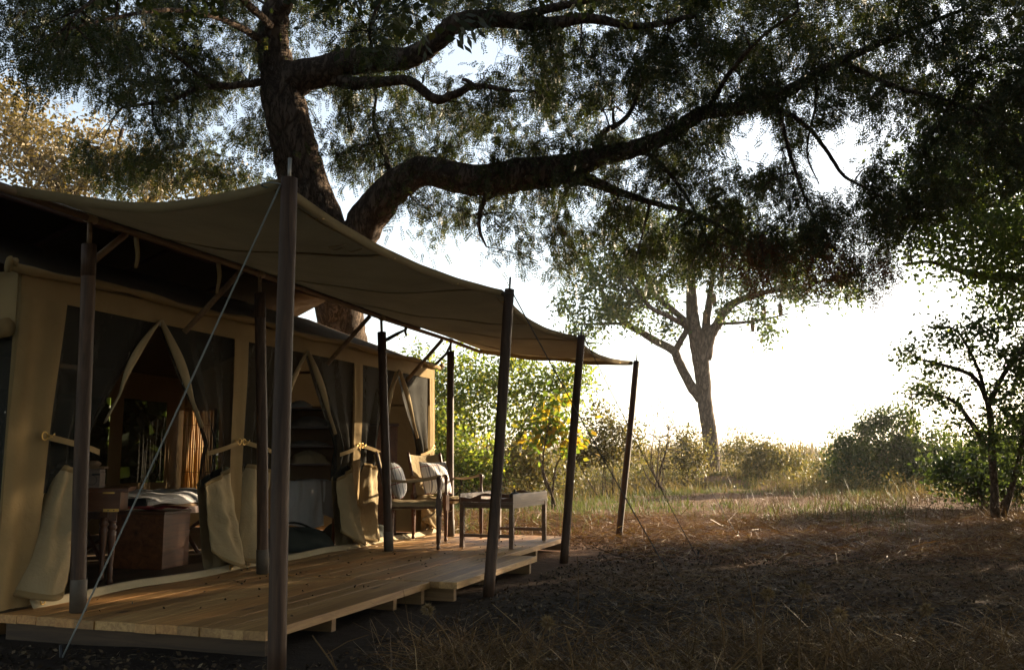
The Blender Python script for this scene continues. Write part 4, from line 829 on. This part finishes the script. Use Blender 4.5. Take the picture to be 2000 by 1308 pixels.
# ------------------------------------------------------------------ golden tree far behind the tent on the left
T = Tree(31); r = T.r; d = 23.
limb_px(T, [(230, 975, d, 90), (215, 700, d, 70), (190, 520, d, 60), (150, 430, d, 50), (110, 360, d, 36), (60, 300, d, 26), (20, 240, d, 16)], 12, .06, 5, .05)
limb_px(T, [(190, 520, d, 44), (240, 440, d, 34), (290, 390, d, 24), (340, 360, d, 16), (390, 340, d, 9)], 9, .06, 5, .06)
limb_px(T, [(150, 430, d, 30), (130, 400, d, 24), (170, 350, d, 18), (220, 300, d, 12), (240, 250, d, 8)], 9, .06, 5, .06)
limb_px(T, [(150, 440, d, 34), (0, 380, d, 26), (-160, 280, d, 16), (-300, 180, d, 10)], 9, .06, 5, .06)
Tg = []
for e in [(30, 230, 70, 80, 36, 20, 25), (60, 290, 90, 60, 36, 20, 25), (180, 295, 100, 45, 34, 20, 25), (100, 350, 110, 40, 34, 20, 25), (230, 350, 110, 45, 40, 20, 25), (340, 350, 90, 45, 34, 20, 25), (430, 370, 60, 25, 14, 20, 25), (-150, 260, 150, 150, 60, 20, 26)]: Tg += ell(r, *e)
T.twigs(np.array(Tg), .1, .05, 46, .34, (.4, 1), None, .1); O, D = T.collect()
plant('golden_tree', 'golden-lit tree with small pale leaves far behind the tent roof', 'tree', T, 'bark_pale', [('crown', broad(O, D, r, .13, .036), 'leaf_golden')], at(230, 975, d) * np.array([1, 1, 0]))

# ------------------------------------------------------------------ shrubs and small trees
def shrub(name, label, cat, px_, d, crown, nt, sprays, lf, lm, bk='bark_thin', seed=0, stems=5, droop=.1, spread=.2, stem_r=.03, group=None, topy=None):
    """crown: list of (px, py, rx, ry) blobs ; base at px_ on the ground at distance d"""
    T = Tree(seed); r = T.r
    g = CC + (R_ * (px_ - 1000) + FH * F) / F * d; g[2] = float(gz(g[0], g[1]))
    cz = [at(c[0], c[1], d) for c in crown]
    for k in range(stems):
        c_ = cz[k % len(cz)]; e = c_ + r.normal(0, .25, 3) * np.array([1, 1, .5]); b = g + np.array([*r.normal(0, .12, 2), -.05]); mid = (b + e) / 2 + r.normal(0, .18, 3)
        T.limb([b, b * .6 + mid * .4 + r.normal(0, .05, 3), mid, e], [stem_r, stem_r * .8, stem_r * .6, stem_r * .25], 7, 4, .08, .05)
    Tg = []; tot = sum(c[2] * c[3] for c in crown)
    for c in crown:
        n_ = max(3, int(nt * c[2] * c[3] / tot)); rd = c[2] / F * d
        P = blob(r, at(c[0], c[1], d), (rd, rd * .8, c[3] / F * d), n_, .15); P[:, 2] = np.maximum(P[:, 2], .1); Tg.append(P)
    T.twigs(np.vstack(Tg), .06, .02, sprays, spread, (.3, 1), None, droop); O, D = T.collect(); O[:, 2] = np.maximum(O[:, 2], .05)
    return plant(name, label, cat, T, bk, [('foliage', broad(O, D, r, *lf), lm)], g, group, 'stems')
shrub('leafy_tree', 'dense yellow-green tree glowing in the sun past the tent end', 'tree', 960, 23, [(830, 740, 60, 70), (900, 745, 100, 75), (1000, 740, 110, 60), (1090, 745, 75, 45), (1050, 800, 90, 60), (930, 830, 110, 60), (860, 850, 60, 70), (1120, 720, 40, 30)], 280, 46, (.12, .03), 'leaf_yellowgreen', 'bark_thin', 41, 9, .35, .30, .06)
shrub('yellow_sapling', 'sapling with large yellow and green leaves behind the tray table', 'sapling', 1082, 19.5, [(1075, 815, 45, 40), (1110, 850, 45, 35), (1050, 850, 35, 25), (1090, 780, 25, 25)], 46, 12, (.17, .055), 'leaf_yellow', 'bark_thin', 42, 3, .7, .16, .03)
shrub('thicket_shrub', 'low leafy shrub behind the farther armchair', 'shrub', 900, 20, [(880, 900, 60, 60), (940, 900, 60, 55), (860, 830, 40, 40)], 110, 30, (.10, .03), 'leaf_yellowgreen', 'bark_thin', 43, 6, .3, .2, .025, 'sunlit shrubs')
shrub('thicket_shrub', 'low sunlit shrub behind the tray table', 'shrub', 1010, 21, [(1000, 900, 60, 45), (1060, 910, 60, 40)], 80, 30, (.10, .03), 'leaf_scrub', 'bark_thin', 44, 6, .3, .2, .02, 'sunlit shrubs')
shrub('thicket_shrub', 'olive shrub between the third and farthest awning posts', 'shrub', 1180, 24, [(1170, 850, 50, 60), (1215, 865, 45, 50), (1130, 880, 40, 40)], 120, 34, (.10, .028), 'leaf_scrub', 'bark_thin', 45, 6, .2, .2, .02, 'sunlit shrubs')
shrub('bare_shrub', 'thin leafless-looking shrub right of the farthest awning post', 'shrub', 1290, 26, [(1285, 830, 55, 45), (1300, 880, 60, 45), (1260, 880, 40, 40)], 130, 7, (.05, .02), 'leaf_pale', 'bark_pale', 46, 9, .0, .12, .03)
shrub('thicket_shrub', 'olive-brown shrub just left of the forked tree trunk', 'shrub', 1335, 30, [(1330, 890, 55, 45), (1360, 880, 40, 45)], 100, 30, (.11, .03), 'leaf_scrub', 'bark_thin', 47, 6, .1, .2, .02, 'sunlit shrubs')
shrub('thicket_shrub', 'sunlit shrub just right of the forked tree trunk', 'shrub', 1470, 34, [(1460, 890, 60, 40), (1520, 898, 60, 32)], 130, 30, (.12, .034), 'leaf_scrub', 'bark_thin', 48, 6, .1, .25, .02, 'sunlit shrubs')
shrub('thicket_shrub', 'low brown shrub where the bright horizon meets the scrub', 'shrub', 1590, 38, [(1580, 912, 70, 25), (1640, 905, 50, 30)], 70, 26, (.12, .034), 'leaf_scrub', 'bark_thin', 49, 6, .1, .25, .02, 'sunlit shrubs')
shrub('hazy_tree', 'round leafless horizon tree coloured pale for haze, behind the forked trunk', 'tree', 1440, 85, [(1445, 858, 50, 36)], 160, 8, (.16, .05), 'leaf_pale', 'bark_pale', 50, 8, .0, .4, .09)
shrub('hazy_tree', 'faint horizon tree coloured pale for haze, beside the dark bush', 'tree', 1660, 80, [(1650, 865, 40, 30)], 110, 8, (.16, .05), 'leaf_pale', 'bark_pale', 51, 8, .0, .4, .08)
shrub('dark_bush', 'dense dark rounded bush at the edge of the clearing', 'bush', 1705, 29, [(1690, 930, 80, 25), (1780, 930, 80, 25), (1630, 930, 40, 18), (1690, 880, 75, 55), (1740, 870, 80, 60), (1650, 905, 45, 40), (1705, 825, 35, 28), (1760, 820, 35, 30), (1800, 890, 70, 55), (1850, 900, 60, 45)], 420, 46, (.11, .032), 'leaf_dark', 'bark_thin', 52, 8, .2, .2, .03)
shrub('dark_bush', 'dark leafy bush under the open small tree at the frame edge', 'bush', 1930, 19, [(1900, 900, 70, 50), (1960, 880, 70, 70), (2050, 880, 90, 90), (1850, 920, 50, 35), (1900, 950, 80, 25), (1990, 950, 80, 30)], 300, 36, (.10, .03), 'leaf_dark', 'bark_thin', 53, 8, .2, .2, .03)
# open tree with separate round leaves on the right
T = Tree(61); r = T.r; d = 15.
limb_px(T, [(1945, 1010, d, 20), (1938, 900, d, 16), (1935, 820, d, 14), (1925, 775, d, 12), (1900, 735, d, 10), (1850, 715, d, 9), (1790, 700, d, 5)], 9, .06, 5, .06)
limb_px(T, [(1930, 870, d, 15), (1900, 830, d, 12), (1870, 790, d, 9), (1830, 770, d, 6), (1780, 770, d, 4)], 8, .06, 5, .06)
limb_px(T, [(1932, 790, d, 14), (1955, 740, d, 11), (1990, 690, d, 9), (2040, 640, d, 7)], 8, .06, 5, .06)
limb_px(T, [(1925, 775, d, 10), (1910, 720, d, 8), (1880, 660, d, 6), (1860, 640, d, 4)], 7, .06, 5, .06)
limb_px(T, [(1960, 1010, d, 14), (1990, 900, d, 12), (2010, 800, d, 10), (2060, 700, d, 10)], 8, .06, 5, .06)
Tg = []
for e in [(1800, 690, 50, 50, 12, 14, 16), (1850, 660, 60, 35, 20, 14, 16), (1800, 780, 45, 60, 16, 14, 16), (1860, 740, 70, 60, 26, 14, 16), (1940, 650, 70, 60, 40, 14, 16), (1970, 750, 60, 80, 44, 14, 16), (1900, 820, 80, 40, 20, 14, 16), (1975, 870, 60, 70, 64, 14, 16), (1940, 900, 80, 50, 40, 15, 17), (1985, 690, 40, 110, 40, 14, 17), (2080, 750, 80, 200, 60, 13, 17)]: Tg += ell(r, *e)
T.twigs(np.array(Tg), .05, .012, 22, .13, (.25, 1), None, .25); O, D = T.collect()
plant('round_leaved_tree', 'open small tree with separate rounded dark leaves against the bright sky', 'tree', T, 'bark_thin', [('crown', broad(O, D, r, .075, .026), 'leaf_dark')], at(1945, 1015, d) * np.array([1, 1, 0]))
# tall dark tree whose limbs reach into the frame from the right
T = Tree(62); r = T.r; d = 17.
limb_px(T, [(2230, 1010, d, 110), (2220, 850, d, 92), (2200, 700, d, 84), (2180, 600, d, 70), (2150, 450, d, 56), (2120, 300, d, 40), (2080, 120, d, 26)], 12, .06, 5, .05)
limb_px(T, [(2190, 640, d, 40), (2090, 570, d, 30), (2000, 545, d, 24), (1930, 540, d, 20), (1880, 530, d, 14), (1820, 512, d, 8), (1770, 515, d, 5)], 9, .06, 5, .06)
limb_px(T, [(2160, 500, d, 34), (2060, 480, d, 26), (1980, 470, d, 20), (1930, 430, d, 14), (1880, 390, d, 8)], 9, .06, 5, .06)
limb_px(T, [(2140, 400, d, 30), (2040, 330, d, 22), (1950, 280, d, 14), (1880, 240, d, 8)], 9, .06, 5, .06)
Tg = []
for e in [(1930, 200, 110, 110, 60, 15, 19), (1840, 340, 90, 80, 40, 15, 18), (1920, 470, 100, 60, 50, 15, 18), (1985, 560, 50, 60, 30, 16, 18), (1960, 300, 70, 100, 50, 16, 19), (1985, 430, 50, 90, 40, 16, 19), (1800, 430, 60, 50, 24, 16, 18), (1900, 300, 110, 90, 60, 15, 19), (1870, 400, 110, 70, 50, 15, 19), (1950, 400, 90, 120, 60, 15, 19), (1850, 490, 90, 35, 22, 15.5, 18), (1950, 510, 70, 40, 24, 15.5, 18), (1800, 330, 70, 60, 18, 15.5, 18), (1975, 590, 45, 30, 12, 16, 18), (2100, 400, 130, 260, 110, 14, 20), (2250, 450, 150, 300, 90, 13, 20)]: Tg += ell(r, *e)
T.twigs(np.array(Tg), .08, .04, 36, .40, (.3, 1), None, .2); O, D = T.collect()
plant('dark_tree', 'tall dark leafy tree reaching in from the frame edge above the bush', 'tree', T, 'bark_thin', [('crown', broad(O, D, r, .10, .030), 'leaf_lit')], at(2230, 1012, d) * np.array([1, 1, 0]))
# thicket trees out of frame, added to shade the clearing and block sky light
WL, WB = [], []
def shade_tree(x, y, h, rad, seed):
    T = Tree(seed); r = T.r
    T.limb([(x, y, -.1), (x + .1, y, h * .3), (x - .1, y + .1, h * .55), (x, y, h * .9)], [.22, .18, .14, .05], 10, 5, .06, .04)
    T.twigs(blob(r, (x, y, h * .58), (rad, rad, h * .46), 190, .2), .1, .05, 30, .4, (.3, 1), None, .2); O, D = T.collect(); O[:, 2] = np.maximum(O[:, 2], .2)
    WL.append(broad(O, D, r, .30, .10)); vv = np.array(T.wood.v); WB.append(vv[np.array([f for f in T.wood.f if len(f) == 4])].reshape(-1, 3))
for k, a in enumerate(((5.6, 15.0, 8, 2.6), (8.2, 21.0, 9, 3.0), (-10.6, 12.6, 3.4, 1.8), (-12.2, 9.6, 4.2, 2.2), (10.5, 14.0, 9, 3.2), (7.5, 9.0, 8, 2.6), (9.5, 3.0, 9, 3.2), (6.5, -4.5, 9, 3.4), (0.5, -7.0, 10, 3.6), (-6.0, -5.5, 10, 3.6), (-10.5, -.5, 9, 3.4), (-12.5, 5.5, 9, 3.2))): shade_tree(*a, 71 + k)
nl = sum(len(v) for v in WL) // 4; me = quads_mesh('shade_trees', np.vstack(WL + WB)); me.materials.append(M['leaf_dark']); me.materials.append(M['bark_thin'])
me.polygons.foreach_set('material_index', (np.arange(len(me.polygons)) >= nl).astype(np.int32)); tag(link('shade_trees', me, None), 'dense unseen trees added round the clearing to shade it', kind='stuff')

# ------------------------------------------------------------------ grass, straw, litter
def ground_pts(n, x0, x1, y0, y1, dens=None):
    """random spots over a wedge of ground: bearing px x0..x1, distance y0..y1"""
    d = np.sqrt(rng.uniform(y0 * y0, y1 * y1, n)); p = rng.uniform(x0, x1, n)
    P = (R_[None] * (p - 1000)[:, None] + FH[None] * F) / F * d[:, None]; P[:, 2] = gz(P[:, 0], P[:, 1])
    return P
def notdeck(P, m=.05): return P[~((P[:, 0] < -2.45 + m) & (P[:, 1] > 4.2 - m) & (P[:, 1] < 10.5 + m) & (P[:, 0] > -8.2))]
def blades(P, h, wd, lean, seed, curl=.4):
    r = np.random.default_rng(seed); n = len(P); hh = (h[0] + (h[1] - h[0]) * r.uniform(0, 1, n) ** 1.5)[:, None]; a = r.uniform(0, 2 * np.pi, n)
    dirn = np.stack([np.cos(a), np.sin(a), np.zeros(n)], 1); sd = np.stack([-np.sin(a), np.cos(a), np.zeros(n)], 1); th = r.uniform(0, lean, n)[:, None]
    p1 = P + (dirn * np.sin(th) * .5 + np.array([0, 0, 1]) * np.cos(th) * .5) * hh; th2 = th + curl * r.uniform(0, 1, (n, 1))
    p2 = p1 + (dirn * np.sin(th2) * .5 + np.array([0, 0, 1]) * np.cos(th2) * .5) * hh; w_ = wd * r.uniform(.6, 1.3, (n, 1)) * sd
    q1 = np.stack([P - w_, P + w_, p1 + w_ * .8, p1 - w_ * .8], 1); q2 = np.stack([p1 - w_ * .8, p1 + w_ * .8, p2 + w_ * .2, p2 - w_ * .2], 1)
    return np.stack([q1, q2], 1).reshape(-1, 3)
def clump(P, k, sd): 
    n = len(P); Q = np.repeat(P, k, 0) + np.concatenate([rng.normal(0, sd, (n * k, 2)), np.zeros((n * k, 1))], 1); Q[:, 2] = gz(Q[:, 0], Q[:, 1]); return Q
def straws(P, ln, wd, seed, lift=.03, tilt=.25):
    r = np.random.default_rng(seed); n = len(P); a = r.uniform(0, 2 * np.pi, n); t = r.normal(0, tilt, n); l = (ln[0] + (ln[1] - ln[0]) * r.uniform(0, 1, n) ** 2)[:, None]
    d = np.stack([np.cos(a) * np.cos(t), np.sin(a) * np.cos(t), np.abs(np.sin(t))], 1); sd = unit(np.cross(d, np.array([0, 0, 1]) + r.normal(0, .5, (n, 3)))) * wd * r.uniform(.6, 1.4, (n, 1))
    Q = P + np.array([0, 0, 1]) * r.uniform(0.002, lift, (n, 1)); m = Q + d * l * .5 + np.array([0, 0, 1]) * l * r.uniform(-.02, .10, (n, 1)); e = Q + d * l + r.normal(0, .12, (n, 3)) * l; e[:, 2] = np.maximum(e[:, 2], gz(e[:, 0], e[:, 1]) + .003)
    return np.stack([np.stack([Q - sd, Q + sd, m + sd, m - sd], 1), np.stack([m - sd, m + sd, e + sd * .5, e - sd * .5], 1)], 1).reshape(-1, 3)
def stuff(name, V, mat, label): return tag(link(name, quads_mesh(name, V), M[mat]), label, kind='stuff')
P = notdeck(ground_pts(84000, -700, 2700, 3.0, 12.5)); stuff('leaf_litter', np.vstack([broad(P[:45000] + np.array([0, 0, .004]), unit(rng.normal(0, 1, (len(P[:45000]), 3)) * np.array([1, 1, .25])), rng, .030, .010), straws(P[45000:], (.02, .09), .0022, 5, .015, .15)]), 'litter', 'fine brown leaf litter scattered over dark soil')
P = ground_pts(2300, 820, 2100, 2.6, 5.0); dens = np.sin(P[:, 0] * 2.3 + 1) * np.sin(P[:, 1] * 1.9 + P[:, 0]) + rng.normal(0, .5, len(P)); P = notdeck(P[dens > -.25], .25)
stuff('dry_straw', np.vstack([straws(clump(P, 11, .09), (.07, .34), .0016, 6, .09, .35), blades(clump(P[::3], 4, .06), (.05, .22), .0018, 1.2, 16, 1.2)]), 'straw', 'tangled dry straw lying in the foreground')
P = ground_pts(2000, 1150, 2700, 5.0, 9.0); P = notdeck(P, .2); stuff('sparse_straw', straws(clump(P, 5, .15), (.05, .30), .0018, 7, .03, .2), 'straw', 'sparse dry stalks lying on the dark bare ground')
P = ground_pts(4000, 880, 2500, 9.5, 17); P = notdeck(P, .3); m = (P[:, 0] > -2.2) | (P[:, 1] > 11); P = P[m]
stuff('reddish_straw', straws(clump(P, 9, .22), (.08, .5), .0035, 8, .05, .15), 'straw_red', 'flattened reddish straw across the middle of the clearing')
P = ground_pts(3600, 860, 1760, 12.5, 33); P = P[(P[:, 1] > 10.8) & (np.sin(P[:, 0] * .9) + np.sin(P[:, 1] * .7 + 1) + rng.normal(0, .6, len(P)) > -.2)]
stuff('green_grass', np.vstack([blades(clump(P, 10, .07), (.05, .22), .005, .7, 9)]), 'grass_green', 'grey-green herbs and grass behind the deck')
def patch(P, a, b, t, sd=.5): return P[np.sin(P[:, 0] * a + 1) * np.cos(P[:, 1] * b) + .6 * np.sin(P[:, 0] * a * 2.3 - P[:, 1] * b * 1.7) + rng.normal(0, sd, len(P)) > t]
P = ground_pts(4600, 760, 2120, 19.5, 46); P = P[(projpx(P)[2] > np.interp(projpx(P)[0], [1000, 1200, 1400, 1800], [19.5, 24, 29, 22]) + rng.normal(0, 1.2, len(P)))]; P = patch(P[np.hypot(P[:, 0] + 4.1, P[:, 1] - 34) > 1.2], .8, .6, -.1)
hh = rng.uniform(.5, 1.0)
stuff('golden_grass', np.vstack([blades(clump(P, 12, .2), (.15, .55), .008, .7, 10, 1.2), straws(clump(P[::2], 5, .3) + np.array([0, 0, .15]), (.2, .6), .006, 11, .2, .5)]), 'grass_gold', 'tall sunlit golden grass filling the scrub behind the clearing')
P = ground_pts(2600, 500, 2300, 46, 150); stuff('far_scrub', np.vstack([blades(clump(P, 9, .9), (.6, 1.8), .05, .5, 12, .6), blades(clump(P[P[:, 1] > 100], 10, 1.6), (1.0, 3.6), .12, .6, 19, .6)]), 'grass_gold', 'far pale scrub along the horizon')
P = patch(ground_pts(1700, 740, 1760, 20.0, 46), .5, .45, -.1); P = P[(projpx(P)[2] > np.interp(projpx(P)[0], [1000, 1200, 1330, 1480, 1700], [20, 25, 31, 31, 26]))]; r2 = np.random.default_rng(77); K = 70; Hh = np.repeat(r2.uniform(.3, 1.0, len(P)) ** 1.3 * np.where((np.abs(projpx(P)[0] - 1410) < 95) & (projpx(P)[2] < 37), .25, np.where(projpx(P)[0] < 1340, 1.35, 1.0)), K)[:, None]
C_ = np.repeat(P, K, 0) + np.concatenate([r2.normal(0, .30, (len(P) * K, 2)) * (.5 + .5 * Hh), r2.uniform(.05, 1, (len(P) * K, 1)) * Hh], 1)
stuff('undergrowth', np.vstack([broad(C_, unit(r2.normal(0, 1, C_.shape)), r2, .095, .027), blades(np.repeat(P, 6, 0) + np.concatenate([r2.normal(0, .12, (len(P) * 6, 2)), np.zeros((len(P) * 6, 1))], 1), (.3, .8), .006, .5, 78, .5)]), 'leaf_scrub', 'low leafy undergrowth mixed into the golden grass')
P = ground_pts(900, 1180, 2150, 15.0, 24); P = P[rng.uniform(0, 1, len(P)) < np.clip((projpx(P)[0] - 1250) / 600, .05, .75)]
stuff('shaded_grass', np.vstack([blades(clump(P, 9, .14), (.06, .40), .0045, .9, 13, 1.2), straws(clump(P, 4, .2), (.1, .5), .004, 14, .1, .4)]), 'straw', 'dry grass in shade under the dark bush')
P = notdeck(ground_pts(420, 300, 2700, 3.0, 14), .15); Vs = straws(P, (.12, .6), .0045, 91, .015, .08); stuff('twig_litter', Vs, 'bark_thin', 'scattered fallen twigs on the bare soil')
nb = 170; P = np.stack([rng.uniform(-4.35, -2.8, nb), rng.uniform(4.4, 10.3, nb), np.full(nb, DZ + .004)], 1); stuff('deck_debris', broad(P, unit(rng.normal(0, 1, (nb, 3)) * np.array([1, 1, .08])), rng, .028, .007), 'litter', 'few dry leaf scraps lying on the deck boards')
# tall dead stalks in the foreground, some with round seed heads
stalks = [(905, 1305, 835, 1190, 3.9, True), (1405, 1300, 1395, 1135, 4.2, False), (1465, 1308, 1450, 1085, 3.9, False), (1545, 1300, 1570, 1150, 3.6, True), (1330, 1308, 1500, 1225, 3.3, False), (1480, 1300, 1500, 1160, 3.5, True), (1100, 1320, 1102, 1225, 3.2, False), (1290, 1310, 1255, 1235, 3.2, False), (1640, 1300, 1590, 1160, 3.7, False), (1720, 1300, 1810, 1190, 3.8, True), (1020, 1310, 1070, 1215, 3.4, True), (1585, 1310, 1640, 1200, 3.4, True), (720, 1305, 610, 1240, 3.4, False), (1125, 1120, 1128, 1085, 6.2, False)]
SL = ['pale stalk with round seed head leaning left beside the deck corner', 'straight bare stalk standing below the forked tree', 'tallest bare stalk in the middle of the foreground straw', 'seed-headed stalk leaning right beside the tallest bare stalk',
      'bare stalk bent low to the right over the straw', 'upright stalk with round seed head close to the tallest bare stalk', 'short upright bare stalk right of the closest awning post', 'short bare stalk leaning left in front of the straw heap', 'bare stalk leaning left, right of the tallest stalk',
      'rightmost seed-headed stalk, leaning right over dark ground', 'seed-headed stalk leaning right in the left part of the straw', 'seed-headed stalk leaning right beyond the tallest stalks', 'bare stalk leaning left at the bottom edge beside the closest post', 'thin short bare stalk on dark soil between the leaning posts']
for k, (x0, y0, x1, y1, d, hd) in enumerate(stalks):
    b = onz(x0, 897 + CAM_H * F / d * .985, 0); b = (R_ * (x0 - 1000) + FH * F) / F * d; b[2] = float(gz(b[0], b[1])) - .01; tip = at(x1, y1, d * .99)
    tip[2] = max(tip[2], b[2] + .12)
    o = thing('dry_stalk', SL[k], 'plant', tuple(b), 0, 'stalks with seed heads' if hd else 'bare stalks')
    mid = (b + tip) / 2 + np.array([pr.uniform(-.03, .03), pr.uniform(-.03, .03), .03]); P_, R2 = catmull([b - b, mid - b, tip - b], [.0042, .0034, .002], 6); MB().tube(P_, R2, 6, True, .1, pr).build('stem', M['straw'], o, True)
    rr = np.random.default_rng(900 + k)
    if hd:
        dv = unit(rr.normal(0, 1, (170, 3))); Vh = broad((tip - b)[None] + dv * .008, dv, rr, .022, .003); f = link('seed_head', quads_mesh('seed_head', Vh), M['seed'], o); f['kind'] = 'stuff'
    for q in range(2):
        u = rr.uniform(.3, .8); s_ = P_[int(u * (len(P_) - 1))]; e_ = s_ + np.array([*rr.normal(0, .06, 2), .07]); MB().tube([s_, (s_ + e_) / 2 + np.array([0, 0, .01]), e_], [.002, .0016, .001], 5).build('side_stem', M['straw'], o, True)
# fallen branch and pale leaf on the soil
o = thing('fallen_branch', 'thin grey fallen branch lying on the soil near the straw', 'branch', tuple(onz(1240, 1158)))
MB().tube([(0, 0, .02), (.12, -.02, .035), (.28, -.03, .025), (.46, .0, .02)], [.009, .008, .006, .003], 7, True, .15, pr).build('stem', M['bark_pale'], o, True); MB().tube([(.2, -.03, .03), (.28, .05, .05), (.34, .07, .03)], [.004, .003, .002], 6).build('twig', M['bark_pale'], o, True)

# ------------------------------------------------------------------ dry-season haze
hz = MB().box((0, 0, 8.2), (900, 900, 18.6)).build('haze', None); hm = bpy.data.materials.new('haze'); hm.use_nodes = True; nt = hm.node_tree; nt.nodes.remove(nt.nodes['Principled BSDF'])
pv = nt.nodes.new('ShaderNodeVolumePrincipled'); pv.inputs['Color'].default_value = (.95, .93, .90, 1); pv.inputs['Density'].default_value = .0005; pv.inputs['Anisotropy'].default_value = .35
nt.links.new(pv.outputs[0], nt.nodes['Material Output'].inputs['Volume']); hz.data.materials.append(hm); tag(hz, 'thin pale morning haze over the clearing', kind='stuff')
